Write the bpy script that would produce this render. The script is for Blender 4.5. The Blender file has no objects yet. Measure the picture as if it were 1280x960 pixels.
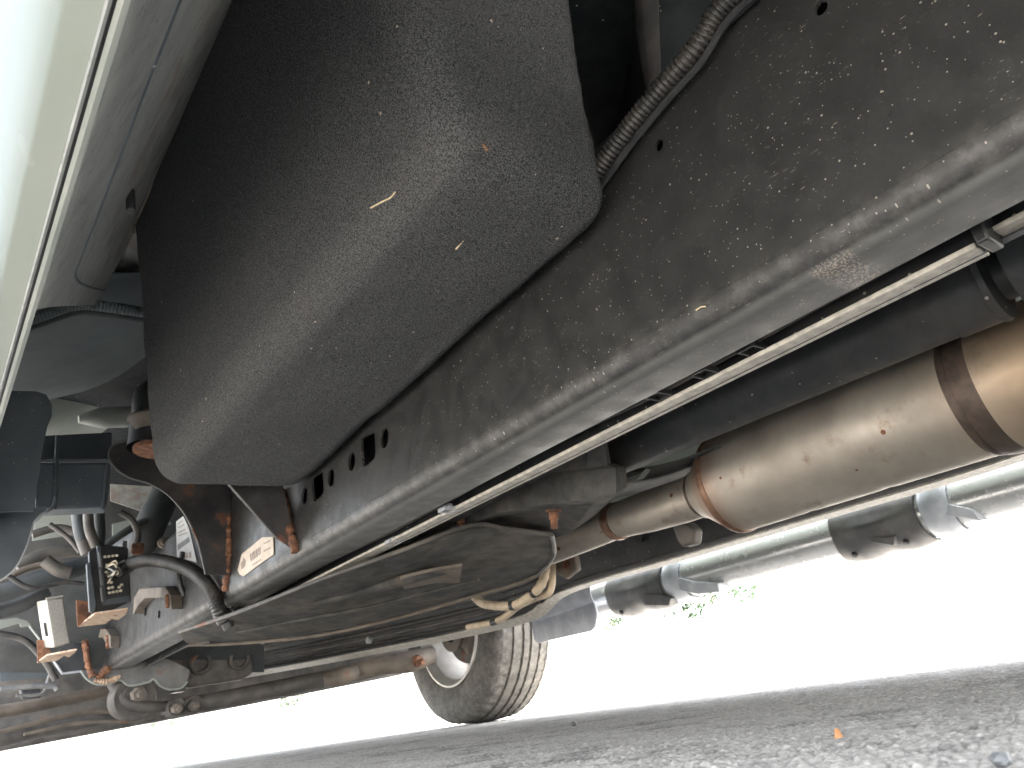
import bpy, bmesh, math, random
import numpy as np
from mathutils import Vector, Matrix
R = math.radians
random.seed(4)
rng = np.random.default_rng(7)
S = bpy.context.scene
COL = S.collection

# ------------------------------------------------------------------ camera
# world: X = across the truck (away from the camera side), Y = towards the front axle, Z = up, metres
F, VP, HM, CH = 950.0, (-140, 993), -.14, .045
def _r(p): return np.array([p[0] - 640, p[1] - 480, F]) / F
AX = _r(VP); AX /= np.linalg.norm(AX)
_n = np.cross(AX, _r((VP[0] + 500, VP[1] + 500 * HM))); _n /= np.linalg.norm(_n)
UP = _n if _n[1] < 0 else -_n
LAT = np.cross(AX, UP)
cd = bpy.data.cameras.new('camera'); cam = bpy.data.objects.new('camera', cd); COL.objects.link(cam)
S.camera = cam
rot = Matrix(((LAT[0], -LAT[1], -LAT[2]), (AX[0], -AX[1], -AX[2]), (UP[0], -UP[1], -UP[2])))
cam.matrix_world = Matrix.Translation((0, 0, CH)) @ rot.to_4x4()
cd.sensor_width = 36; cd.lens = F / 1280 * 36
cd.clip_start = .01; cd.clip_end = 2000
cd.dof.use_dof = True; cd.dof.focus_distance = .80; cd.dof.aperture_fstop = 18.0

# ------------------------------------------------------------------ light
SUN_EL, SUN_AZ = 85, 84            # degrees; azimuth clockwise from +Y
w = bpy.data.worlds.new('World'); S.world = w; w.use_nodes = True
nt = w.node_tree
sky = nt.nodes.new('ShaderNodeTexSky'); sky.sky_type = 'NISHITA'; sky.sun_disc = False
sky.sun_elevation = R(SUN_EL); sky.sun_rotation = R(SUN_AZ); sky.air_density = 1.0; sky.dust_density = 3; sky.ozone_density = .1
hs = nt.nodes.new('ShaderNodeHueSaturation'); hs.inputs['Saturation'].default_value = .35; nt.links.new(sky.outputs[0], hs.inputs['Color'])
bg = nt.nodes['Background']; nt.links.new(hs.outputs[0], bg.inputs[0]); bg.inputs[1].default_value = .15
sl = bpy.data.lights.new('sun', 'SUN'); sl.energy = 2.0; sl.angle = R(.5); sl.color = (1, .965, .92)
so = bpy.data.objects.new('sun', sl); COL.objects.link(so)
sd = Vector((math.sin(R(SUN_AZ)) * math.cos(R(SUN_EL)), math.cos(R(SUN_AZ)) * math.cos(R(SUN_EL)), math.sin(R(SUN_EL))))
so.rotation_euler = sd.to_track_quat('Z', 'Y').to_euler(); so.location = (-3, -1, 6)
S.view_settings.view_transform = 'Standard'; S.view_settings.look = 'None'
S.view_settings.exposure = 4.0; S.view_settings.gamma = 1
S.cycles.max_bounces = 10; S.cycles.diffuse_bounces = 6

# ------------------------------------------------------------------ helpers
def P(x, y, X=None, Y=None, Z=None):
    """point on the plane X=.., Y=.. or Z=.. of the truck that is seen at (x, y)"""
    r = _r((x, y)); r = np.array([r @ LAT, r @ AX, r @ UP])
    t = X / r[0] if X is not None else (Y / r[1] if Y is not None else (Z - CH) / r[2])
    return Vector((t * r[0], t * r[1], CH + t * r[2]))
def pxr(p, n):                       # n pixels at point p, in metres
    v = np.array(p) - np.array([0, 0, CH])
    return n * (v[0] * LAT[2] + v[1] * AX[2] + v[2] * UP[2]) / F

class MB:
    def __init__(s): s.v = []; s.f = []
    def add(s, vs, fs):
        o = len(s.v); s.v += [tuple(v) for v in vs]; s.f += [tuple(i + o for i in f) for f in fs]; return s
    def box(s, c, d, rot=None):
        c = Vector(c); vs = []
        for x in (-.5, .5):
            for y in (-.5, .5):
                for z in (-.5, .5):
                    q = Vector((x * d[0], y * d[1], z * d[2]))
                    if rot: q = rot @ q
                    vs.append(c + q)
        return s.add(vs, [(0, 1, 3, 2), (4, 6, 7, 5), (0, 4, 5, 1), (2, 3, 7, 6), (0, 2, 6, 4), (1, 5, 7, 3)])
    def slab(s, pts, ex):
        ex = Vector(ex); n = len(pts); pts = [Vector(p) for p in pts]
        fs = [tuple(range(n)), tuple(range(2 * n - 1, n - 1, -1))]
        fs += [(i, i + n, (i + 1) % n + n, (i + 1) % n) for i in range(n)]
        return s.add(pts + [p + ex for p in pts], fs)
    def tube(s, path, r, seg=12, cap=True, flat=1.0):
        path = [Vector(p) for p in path]; n = len(path)
        rs = r if hasattr(r, '__len__') else [r] * n
        t = [(path[min(i + 1, n - 1)] - path[max(i - 1, 0)]).normalized() for i in range(n)]
        a = t[0].orthogonal().normalized() if abs(t[0].z) > .9 else t[0].cross(Vector((0, 0, 1))).normalized()
        vs = []
        for i in range(n):
            a = (a - t[i] * a.dot(t[i])).normalized(); b = t[i].cross(a)
            for k in range(seg):
                g = 2 * math.pi * k / seg
                vs.append(path[i] + (a * math.cos(g) + b * math.sin(g) * flat) * rs[i])
        fs = [(i * seg + k, i * seg + (k + 1) % seg, (i + 1) * seg + (k + 1) % seg, (i + 1) * seg + k) for i in range(n - 1) for k in range(seg)]
        if cap: fs += [tuple(range(seg - 1, -1, -1)), tuple(range((n - 1) * seg, n * seg))]
        return s.add(vs, fs)
    def lathe(s, o, ax, prof, seg=32):          # prof: (distance along axis, radius)
        o = Vector(o); ax = Vector(ax).normalized()
        path = [o + ax * d for d, _ in prof]
        a = ax.orthogonal().normalized(); b = ax.cross(a); vs = []
        for (d, r), p in zip(prof, path):
            for k in range(seg):
                g = 2 * math.pi * k / seg; vs.append(p + (a * math.cos(g) + b * math.sin(g)) * r)
        fs = [(i * seg + k, i * seg + (k + 1) % seg, (i + 1) * seg + (k + 1) % seg, (i + 1) * seg + k) for i in range(len(prof) - 1) for k in range(seg)]
        return s.add(vs, fs)
    def grid(s, rows):
        m = len(rows[0]); vs = [p for r in rows for p in r]
        return s.add(vs, [(i * m + j, i * m + j + 1, (i + 1) * m + j + 1, (i + 1) * m + j) for i in range(len(rows) - 1) for j in range(m - 1)])
    def prof(s, xz, y0, y1, n=1):               # sheet of an X-Z profile run along Y
        return s.grid([[Vector((x, y0 + (y1 - y0) * i / n, z)) for x, z in xz] for i in range(n + 1)])
    def build(s, name, m, parent=None, bevel=0, seg=2, smooth=40, solid=0, sub=0, off=0):
        me = bpy.data.meshes.new(name); me.from_pydata(s.v, [], s.f)
        bm = bmesh.new(); bm.from_mesh(me); bmesh.ops.recalc_face_normals(bm, faces=bm.faces); bm.to_mesh(me); bm.free()
        me.polygons.foreach_set('use_smooth', [True] * len(me.polygons))
        me.set_sharp_from_angle(angle=R(smooth)); me.materials.append(m)
        o = bpy.data.objects.new(name, me); COL.objects.link(o)
        if sub: q = o.modifiers.new('sub', 'SUBSURF'); q.levels = q.render_levels = sub; q.boundary_smooth = 'PRESERVE_CORNERS'
        if solid: q = o.modifiers.new('solid', 'SOLIDIFY'); q.thickness = solid; q.offset = off; e_ = o.modifiers.new('split', 'EDGE_SPLIT'); e_.split_angle = R(smooth)
        if bevel: q = o.modifiers.new('bev', 'BEVEL'); q.width = bevel; q.segments = seg; q.limit_method = 'ANGLE'; q.angle_limit = R(35); q.harden_normals = False
        if parent is not None:
            o.parent = parent; o.matrix_parent_inverse = parent.matrix_world.inverted()
        return o
def tag(o, label, cat, group=None):
    o['label'] = label; o['category'] = cat
    if group: o['group'] = group
    return o
def smooth_path(pts, n=12):
    pts = [Vector(p) for p in pts]; q = [pts[0] * 2 - pts[1]] + pts + [pts[-1] * 2 - pts[-2]]; out = []
    for i in range(1, len(q) - 2):
        for k in range(n):
            t = k / n; a, b, c, d = q[i - 1:i + 3]
            out.append(.5 * ((2 * b) + (c - a) * t + (2 * a - 5 * b + 4 * c - d) * t * t + (3 * b - a - 3 * c + d) * t ** 3))
    return out + [pts[-1]]
def resample(path, step):
    L = [0]
    for a, b in zip(path, path[1:]): L.append(L[-1] + (b - a).length)
    n = max(2, int(L[-1] / step)); out = []; j = 0
    for i in range(n + 1):
        d = L[-1] * i / n
        while j < len(L) - 2 and L[j + 1] < d: j += 1
        out.append(path[j].lerp(path[j + 1], (d - L[j]) / max(1e-9, L[j + 1] - L[j])))
    return out
def corrugated(mb, path, r, pitch, depth=.18, seg=20):
    pts = resample(path, pitch / 6); rs = [r * (1 - depth * (0, .1, .75, 1, .75, .1)[i % 6]) for i in range(len(pts))]
    return mb.tube(pts, rs, seg)

# ------------------------------------------------------------------ materials
class NT:
    def __init__(s, name):
        s.m = bpy.data.materials.new(name); s.m.use_nodes = True; s.t = s.m.node_tree
        s.b = s.t.nodes['Principled BSDF']; s.co = s.n('ShaderNodeTexCoord').outputs['Object']
    def n(s, k, **kw):
        x = s.t.nodes.new(k)
        for a, v in kw.items(): setattr(x, a, v)
        return x
    def l(s, a, b): s.t.links.new(a, b)
    def mapping(s, scale, rot=(0, 0, 0)):
        m = s.n('ShaderNodeMapping'); m.inputs['Scale'].default_value = scale; m.inputs['Rotation'].default_value = rot
        s.l(s.co, m.inputs[0]); return m.outputs[0]
    def noise(s, scale, detail=4, rough=.55, vec=None):
        x = s.n('ShaderNodeTexNoise'); x.inputs['Scale'].default_value = scale; x.inputs['Detail'].default_value = detail
        x.inputs['Roughness'].default_value = rough; s.l(vec or s.co, x.inputs['Vector']); return x.outputs['Fac']
    def ramp(s, fac, a, b, va=0, vb=1):
        x = s.n('ShaderNodeMapRange'); x.interpolation_type = 'SMOOTHSTEP'
        for i, v in enumerate((a, b, va, vb)): x.inputs[i + 1].default_value = v
        s.l(fac, x.inputs[0]); return x.outputs[0]
    def math(s, op, a, b):
        x = s.n('ShaderNodeMath', operation=op)
        for i, v in enumerate((a, b)):
            if isinstance(v, (int, float)): x.inputs[i].default_value = v
            else: s.l(v, x.inputs[i])
        return x.outputs[0]
    def mix(s, f, a, b):
        x = s.n('ShaderNodeMix', data_type='RGBA'); 
        for i, v in ((0, f), (6, a), (7, b)):
            if isinstance(v, (int, float)): x.inputs[i].default_value = v
            elif isinstance(v, tuple): x.inputs[i].default_value = (*v, 1)
            else: s.l(v, x.inputs[i])
        return x.outputs[2]
    def specks(s, scale, keep, size, vec=None):
        v = s.n('ShaderNodeTexVoronoi'); v.voronoi_dimensions = '2D' if vec else '3D'; v.inputs['Scale'].default_value = scale; s.l(vec or s.co, v.inputs['Vector'])
        sep = s.n('ShaderNodeSeparateColor'); s.l(v.outputs['Color'], sep.inputs[0])
        sz = s.math('MULTIPLY', sep.outputs[1], size)
        d = s.math('LESS_THAN', v.outputs['Distance'], sz)
        return s.math('MULTIPLY', d, s.math('GREATER_THAN', sep.outputs[0], 1 - keep))
    def sep(s):
        x = s.n('ShaderNodeSeparateXYZ'); s.l(s.co, x.inputs[0]); return x.outputs
    def bump(s, h, strength, dist):
        x = s.n('ShaderNodeBump'); x.inputs['Strength'].default_value = strength; x.inputs['Distance'].default_value = dist
        s.l(h, x.inputs['Height']); s.l(x.outputs[0], s.b.inputs['Normal']); return x
    def set(s, **kw):
        for k, v in kw.items():
            k = {'color': 'Base Color', 'rough': 'Roughness', 'metal': 'Metallic', 'sheen': 'Sheen Weight', 'spec': 'Specular IOR Level'}[k]
            if isinstance(v, tuple): s.b.inputs[k].default_value = (*v, 1)
            elif isinstance(v, (int, float)): s.b.inputs[k].default_value = v
            else: s.l(v, s.b.inputs[k])
        return s
RUST = (.20, .092, .05); RUST2 = (.095, .045, .028); DUST = (.22, .18, .14)
def generic(name, a, b, scale=30, rough=.5, metal=0, bump=.3, bd=.0006, bscale=None, dust=0, rust=0, specks=0, spec=.5):
    m = NT(name); c = m.mix(m.ramp(m.noise(scale, 6), .35, .65), a, b)
    if dust: c = m.mix(m.math('MULTIPLY', m.ramp(m.noise(scale * .35, 8, .7), .42, .72), dust), c, DUST)
    rv = m.math('ADD', m.math('MULTIPLY', m.noise(scale * 2.3, 5), .35), rough - .17)
    if rust:
        rf = m.ramp(m.noise(scale * .5, 9, .65), .62 - rust * .25, .70 - rust * .2)
        c = m.mix(rf, c, m.mix(m.noise(scale * 4, 6), RUST2, RUST)); rv = m.math('MAXIMUM', rv, m.math('MULTIPLY', rf, .85))
        if metal: metal = m.math('MULTIPLY', m.math('SUBTRACT', 1.0, rf), metal)
    if specks: c = m.mix(m.math('MULTIPLY', m.specks(170, specks, .35), .8), c, (.42, .40, .36))
    m.bump(m.noise(bscale or scale * 6, 8, .6), bump, bd)
    m.set(color=c, rough=rv, metal=metal, spec=spec); return m.m

def rail_paint():
    m = NT('frame_paint'); x, y, z = m.sep()
    c = m.mix(m.ramp(m.noise(9, 7), .3, .7), (.0150, .0155, .0158), (.0215, .0218, .0216))
    fine = m.noise(330, 4, .7)
    c = m.mix(m.ramp(fine, .5, .8, 0, .35), c, (.045, .0435, .0415))
    zd = m.math('MULTIPLY', m.ramp(z, .348, .375, 1, 0), m.ramp(z, .328, .338))      # road dust settled along the lower bend
    c = m.mix(m.math('MULTIPLY', zd, m.ramp(m.noise(45, 8, .7), .4, .72, 0, .38)), c, (.14, .132, .12))
    fl = m.math('MULTIPLY', m.ramp(z, .338, .334), m.ramp(m.noise(40, 6, .7, m.mapping((1, .25, 1))), .2, .8, .26, .42))
    c = m.mix(fl, c, (.26, .265, .255))  # flange colour lightened for the ground light its underside catches
    # grit patch on the flange
    dx = m.math('SUBTRACT', y, .245); gp = m.math('MULTIPLY', m.ramp(m.math('MULTIPLY', dx, dx), 0.0005, .00002), m.ramp(z, .338, .334))
    c = m.mix(m.math('MULTIPLY', gp, m.ramp(m.noise(500, 3, .7), .5, .58)), c, (.36, .31, .26))
    # fine hairs and scratches
    hr = m.noise(1, 2, .5, m.mapping((120, 120, 900), (R(35), 0, 0)))
    c = m.mix(m.math('MULTIPLY', m.ramp(hr, .68, .74, 0, .5), m.ramp(m.noise(14, 3), .45, .6)), c, (.30, .27, .22))
    cv = m.n('ShaderNodeCombineXYZ'); m.l(m.math('ADD', x, z), cv.inputs[0]); m.l(y, cv.inputs[1])
    sp = m.math('MAXIMUM', m.specks(130, .10, .13, cv.outputs[0]), m.specks(55, .07, .065, cv.outputs[0]))
    sp = m.math('MAXIMUM', sp, m.specks(330, .05, .24, cv.outputs[0]))
    c = m.mix(m.math('MULTIPLY', sp, .5), c, m.mix(m.noise(60), (.55, .47, .36), (.42, .42, .40)))
    m.bump(m.math('ADD', m.noise(260, 6, .65), m.math('MULTIPLY', sp, .6)), .35, .0006)
    m.set(color=c, rough=m.ramp(m.noise(30, 6), .3, .7, .42, .62), spec=.5); return m.m
def felt():
    m = NT('felt')
    f1 = m.noise(640, 3, .8); f2 = m.noise(1, 3, .7, m.mapping((300, 900, 500), (R(20), R(30), R(10)))); f3 = m.noise(13, 6, .65)
    c = m.mix(m.ramp(f1, .40, .63), (.033, .035, .0365), (.150, .155, .159))
    c = m.mix(m.ramp(f2, .55, .75, 0, .6), c, (.10, .092, .085))
    c = m.mix(m.ramp(f3, .46, .72, 0, .25), c, (.10, .095, .090))                      # brown dirt
    x, y, z = m.sep()                                                          # grit and the edge's highlight, both painted along the lower outer edge
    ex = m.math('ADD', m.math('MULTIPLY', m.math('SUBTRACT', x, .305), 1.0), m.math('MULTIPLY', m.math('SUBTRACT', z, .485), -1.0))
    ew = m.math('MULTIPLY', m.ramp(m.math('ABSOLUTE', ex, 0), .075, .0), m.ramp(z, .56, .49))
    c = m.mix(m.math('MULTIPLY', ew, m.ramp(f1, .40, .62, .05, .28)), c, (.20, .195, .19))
    c = m.mix(m.math('MULTIPLY', m.specks(110, .045, .2), .9), c, (.5, .42, .34))
    m.bump(m.math('ADD', f1, m.math('MULTIPLY', f2, .8)), 1.0, .0022)
    m.set(color=c, rough=.95, sheen=.0, spec=.02); return m.m
def cat_steel():
    m = NT('heat_tinted_steel'); x, y, z = m.sep()
    c = m.mix(m.ramp(m.noise(10, 6), .3, .7), (.37, .335, .29), (.47, .43, .375))
    heat = m.math('MAXIMUM', m.ramp(m.math('ABSOLUTE', m.math('SUBTRACT', y, .27), 0), .17, .0), 0)
    c = m.mix(m.math('MULTIPLY', heat, .6), c, (.36, .23, .115))
    heat2 = m.ramp(m.math('ABSOLUTE', m.math('SUBTRACT', y, .80), 0), .06, .0)
    c = m.mix(m.math('MULTIPLY', heat2, .6), c, (.30, .17, .11))
    c = m.mix(m.ramp(m.noise(14, 9, .7), .55, .70, 0, .7), c, (.20, .125, .08))
    c = m.mix(m.specks(42, .10, .22), c, (.16, .07, .04))
    m.bump(m.noise(90, 6), .15, .0008)
    m.set(color=c, metal=.82, rough=m.ramp(m.noise(25, 5), .3, .7, .52, .70)); return m.m
def chrome():
    m = NT('polished_steel'); m.set(color=m.mix(m.noise(12, 5), (.46, .465, .46), (.54, .545, .54)), metal=.6, rough=m.ramp(m.noise(40, 6), .4, .7, .20, .30)); return m.m
def sill_paint():
    m = NT('body_underside'); x, y, z = m.sep()
    c = m.mix(m.ramp(m.noise(16, 7), .3, .7), (.27, .285, .278), (.36, .37, .355))
    c = m.mix(m.ramp(m.noise(60, 7, .7), .52, .72, 0, .6), c, (.44, .44, .41))
    c = m.mix(m.ramp(m.noise(34, 8, .75), .48, .70, 0, .65), c, (.13, .135, .128))
    c = m.mix(m.math('MULTIPLY', m.specks(120, .12, .3), .7), c, (.10, .09, .08))
    rf = m.math('MULTIPLY', m.ramp(m.noise(20, 8, .7), .47, .62), m.ramp(x, .112, .13))
    c = m.mix(m.math('MULTIPLY', rf, .6), c, (.22, .16, .13))
    m.bump(m.noise(160, 8, .65), .5, .0012); m.set(color=c, rough=.62); return m.m
def body_paint():
    m = NT('body_paint'); c = m.mix(m.noise(14, 4), (.205, .235, .205), (.24, .26, .237))
    c = m.mix(m.ramp(m.noise(26, 7, .7), .60, .72, 0, .35), c, (.30, .31, .29))
    m.set(color=c, rough=.6, spec=.15); m.bump(m.noise(30, 5), .15, .001); return m.m
def asphalt_mat():
    m = NT('asphalt'); v = m.n('ShaderNodeTexVoronoi'); v.inputs['Scale'].default_value = 190; m.l(m.co, v.inputs['Vector'])
    sp = m.n('ShaderNodeSeparateColor'); m.l(v.outputs['Color'], sp.inputs[0])
    c = m.mix(sp.outputs[0], (.31, .288, .256), (.54, .503, .448))
    z = m.sep()[2]
    c = m.mix(m.ramp(z, -.0024, -.0006, .85, 0), c, (.085, .079, .071))                # dark binder between the stones
    c = m.mix(m.ramp(m.noise(420, 5, .7), .35, .7, 0, .5), c, (.30, .285, .26))
    c = m.mix(m.ramp(m.noise(3, 6), .35, .7, 0, .2), c, (.40, .375, .34))
    m.bump(m.noise(900, 6, .7), .6, .0012); m.set(color=c, rough=.85); return m.m
def tyre_mat():
    m = NT('tyre_rubber'); c = m.mix(m.ramp(m.noise(18, 7), .35, .65), (.075, .07, .063), (.125, .116, .102))
    c = m.mix(m.ramp(m.noise(60, 7, .7), .45, .7, 0, .65), c, (.21, .195, .168))
    m.bump(m.noise(300, 6), .4, .0015); m.set(color=c, rough=.8); return m.m
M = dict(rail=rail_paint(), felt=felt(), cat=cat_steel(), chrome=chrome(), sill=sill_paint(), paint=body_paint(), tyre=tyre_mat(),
    black=generic('black_steel', (.023, .026, .029), (.040, .043, .046), 26, .5, bump=.25, dust=.15, specks=.05),
    blackrust=generic('black_steel_rusting', (.022, .022, .024), (.040, .040, .042), 24, .55, dust=.2, rust=.08, specks=.06),
    grey=generic('grey_steel', (.095, .100, .102), (.15, .152, .15), 20, .5, dust=.25, rust=.12, specks=.03),
    lip=generic('lit_flange', (.36, .34, .30), (.52, .49, .43), 90, .55, metal=.15, dust=.2, bump=.4),  # pale steel; light on the flange undersides is put into its colour
    rust=generic('rust', RUST2, (.25, .115, .06), 60, .85, bump=.8, bd=.0015),
    tray=generic('rusty_tray', (.30, .20, .13), (.42, .31, .22), 60, .7, rust=.35, bump=.5, bd=.001),
    plastic=generic('black_plastic', (.016, .017, .018), (.028, .029, .030), 40, .38, bump=.15),
    hose=generic('black_hose', (.018, .018, .018), (.038, .037, .035), 60, .5, bump=.2, dust=.2),
    conduit=generic('conduit_plastic', (.014, .014, .014), (.027, .0265, .026), 60, .42, bump=.2, dust=.15),
    liner=generic('liner_plastic', (.060, .073, .086), (.086, .101, .114), 14, .55, bump=.3, specks=.06),
    under=generic('underbody_coat', (.062, .078, .086), (.090, .106, .113), 8, .6, bump=.3),
    pale=generic('pale_metal', (.22, .245, .225), (.28, .30, .275), 10, .55, bump=.2),
    dark=generic('dark_underbody', (.028, .033, .036), (.048, .054, .057), 12, .6, bump=.3, dust=.15),
    shield=generic('shield_fibre', (.045, .046, .0455), (.078, .078, .075), 30, .9, bump=.8, bd=.0015, bscale=420, dust=.35, spec=.2),
    alu=generic('aluminium', (.30, .285, .255), (.37, .355, .32), 200, .45, metal=.5, bump=.3),
    cream=generic('cream_hose', (.42, .33, .23), (.56, .46, .33), 30, .55, dust=.3),
    paper=generic('label_paper', (.46, .385, .30), (.54, .46, .37), 60, .6, bump=.1),
    ink=generic('label_ink', (.17, .13, .10), (.24, .19, .15), 60, .6, bump=.1),
    white=generic('label_white', (.38, .375, .35), (.44, .435, .41), 60, .6, bump=.1),
    pin=generic('connector_pin', (.60, .54, .42), (.70, .63, .50), 90, .4, bump=.1),
    brown=generic('dusty_suspension', (.085, .070, .056), (.15, .125, .10), 18, .65, dust=.4, rust=.03, bump=.5, bd=.001),
    rod=generic('dusty_dark_suspension', (.050, .047, .044), (.092, .085, .077), 18, .6, dust=.35, rust=.02, bump=.5, bd=.001),
    silver=generic('silver_bracket', (.34, .36, .39), (.44, .455, .48), 24, .45, metal=.25, bump=.15),
    rim=generic('cast_rim', (.56, .545, .51), (.66, .64, .60), 24, .5, metal=.4, dust=.35),
    straw=generic('straw', (.50, .40, .24), (.66, .56, .36), 200, .7, bump=.1),
    leafdry=generic('dry_leaf', (.32, .14, .05), (.45, .22, .09), 200, .7, bump=.3),
    bark=generic('bark', (.55, .52, .47), (.68, .66, .60), 6, .9, bump=1, bd=.01),
    leaf=generic('leaf', (.018, .050, .008), (.032, .075, .014), 1.2, .6, bump=.1))

# ------------------------------------------------------------------ ground
def hash2(i, j, k):
    h = (i.astype(np.int64) * 374761393 + j.astype(np.int64) * 668265263 + k * 974711) & 0x7fffffff
    h = ((h ^ (h >> 13)) * 1274126177) & 0x7fffffff
    return ((h ^ (h >> 16)) & 0xffff) / 65535.0
def worley(x, y, s, k):
    u, v = x / s, y / s; iu, iv = np.floor(u), np.floor(v); best = np.full(u.shape, 9.); val = np.zeros(u.shape)
    for a in (-1, 0, 1):
        for b in (-1, 0, 1):
            ci, cj = iu + a, iv + b
            d = np.hypot(ci + hash2(ci, cj, k) - u, cj + hash2(ci, cj, k + 1) - v)
            q = d < best; best = np.where(q, d, best); val = np.where(q, hash2(ci, cj, k + 2), val)
    return best, val
def vnoise(x, y, s, k):
    u, v = x / s, y / s; iu, iv = np.floor(u), np.floor(v); fu, fv = u - iu, v - iv
    fu = fu * fu * (3 - 2 * fu); fv = fv * fv * (3 - 2 * fv)
    g = lambda a, b: hash2(iu + a, iv + b, k)
    return (g(0, 0) * (1 - fu) + g(1, 0) * fu) * (1 - fv) + (g(0, 1) * (1 - fu) + g(1, 1) * fu) * fv
def make_ground():
    th = np.concatenate([np.linspace(-1.3, -.2, 8, endpoint=False), np.linspace(-.2, 1.35, 800, endpoint=False), np.linspace(1.35, 2 * math.pi - 1.3, 30, endpoint=False)])
    r = np.concatenate([np.geomspace(.1, 3.2, 1000, endpoint=False), np.geomspace(3.2, 700, 60)])
    T, RR = np.meshgrid(th, r); x = RR * np.sin(np.pi / 2 - T); y = RR * np.cos(np.pi / 2 - T)
    f, v = worley(x, y, .0031, 1); f2, v2 = worley(x, y, .0050, 11)
    st = np.sqrt(np.clip(1 - (f / .75) ** 2, 0, 1)) * (.25 + .75 * v) * .0024
    st2 = np.sqrt(np.clip(1 - (f2 / .62) ** 2, 0, 1)) * np.clip(v2 - .4, 0, 1) * .0050
    z = np.maximum(st, st2) - .0024 + (vnoise(x, y, .03, 5) - .5) * .002 + (vnoise(x, y, .14, 6) - .5) * .0016
    z = z * np.clip((5.0 - RR) / 2.5, 0, 1)
    nr, n = x.shape; co = np.stack([x, y, z], -1).reshape(-1, 3)
    co = np.vstack([co, [[0, 0, 0]]])
    i = np.arange(nr - 1)[:, None] * n; j = np.arange(n)[None]; j2 = (j + 1) % n
    q = np.stack([i + j, i + n + j, i + n + j2, i + j2], -1).reshape(-1, 4)
    tri = np.stack([np.full(n, len(co) - 1), np.arange(n), (np.arange(n) + 1) % n], -1)
    me = bpy.data.meshes.new('asphalt'); me.vertices.add(len(co)); me.vertices.foreach_set('co', co.ravel())
    nl = len(q) * 4 + len(tri) * 3; me.loops.add(nl); me.loops.foreach_set('vertex_index', np.concatenate([q.ravel(), tri.ravel()]))
    me.polygons.add(len(q) + len(tri))
    me.polygons.foreach_set('loop_start', np.concatenate([np.arange(len(q)) * 4, len(q) * 4 + np.arange(len(tri)) * 3]))
    me.polygons.foreach_set('use_smooth', np.ones(len(q) + len(tri), bool))
    me.update(calc_edges=True); me.validate(); me.materials.append(asphalt_mat())
    o = bpy.data.objects.new('asphalt', me); COL.objects.link(o); o['kind'] = 'structure'; return o
make_ground()

# ------------------------------------------------------------------ the truck
truck = bpy.data.objects.new('pickup_truck', None); COL.objects.link(truck); truck.location = (.98, 1.0, 0)
tag(truck, 'silver pickup truck seen from below, with black frame rails and felt covered box', 'pickup truck')
bpy.context.view_layer.update()
T = truck
RX, RZ = .53, .333            # outer web and underside of the near frame rail

# body shell: cab, bed, floor
b = MB()
side = [(-2.6, .92), (4.0, .92), (4.02, 1.08), (2.75, 1.2), (2.1, 1.86), (.2, 1.88), (-.05, 1.36), (-2.6, 1.36)]
b.slab([(-.105, y, z) for y, z in side], (2.135, 0, 0))
b.build('body', M['paint'], T, bevel=.03)
floor = MB().grid([[Vector((x, y, .885)) for x in np.linspace(-.09, 2.1, 12)] for y in np.linspace(-2.6, 3.9, 24)])
M['deep'] = generic('shaded_undercoat', (.011, .014, .016), (.020, .024, .026), 26, .6, bump=.25, specks=.02, spec=.25)  # darker coat, with the shade of the recess put into its colour
floor.build('floor_pan', M['deep'], T, solid=.006)
MB().slab([(1.9, 2.52, .86), (1.9, 2.62, .95), (1.9, 3.42, .95), (1.9, 3.52, .86)], (.25, 0, 0)).build('fender_flare', M['paint'], T, bevel=.02)
# bed crossmember with a rounded corner behind the box, over the rail
xs = [(.50, .92), (.60, .78), (.66, .70), (.69, .665), (.715, .65), (.745, .655), (.80, .69), (.95, .74), (1.25, .76)]
M['deep'] = generic('shaded_undercoat', (.011, .014, .016), (.020, .024, .026), 26, .6, bump=.25, specks=.02, spec=.25)  # same coat, recess shade in its colour
M['ridge'] = generic('edge_highlight', (.05, .049, .05), (.078, .075, .074), 26, .5, bump=.2, dust=.3)  # lighter grey that paints the highlight on the bracket corner
xs = [(.50, .99), (.62, .97), (.74, .94), (.80, .90)]
MB().grid([[Vector((x, y, z)) for x, y in xs] for z in (.885, .72, .54)]).build('floor_crossmember', M['deep'], T, solid=.004)
top = [P(*p, X=.615) for p in ((801, -50), (802, 0), (806, 40), (811, 80), (815, 112), (818, 150), (820, 200))]
rows = []
for i, p in enumerate(smooth_path(top, 4)):
    k = pxr(p, max(9, 34 - i * 1.1)); rows.append([p + Vector(d) for d in ((.30, .40, 0), (.09, .10, 0), (k * .5, k * .8, 0), (0, 0, 0), (k * .25, -k * .8, 0), (.04, -.05, 0), (.12, -.20, 0), (.25, -.5, 0))])
MB().grid(rows).build('floor_bracket', M['deep'], T, sub=1, solid=.003)
MB().grid([[q_ + Vector((-.003, -.001, 0)) for q_ in r_[2:5]] for r_ in rows[:19]]).build('bracket_highlight', M['ridge'], T, sub=2, solid=.002)  # strip over the corner, carrying its painted highlight

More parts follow.
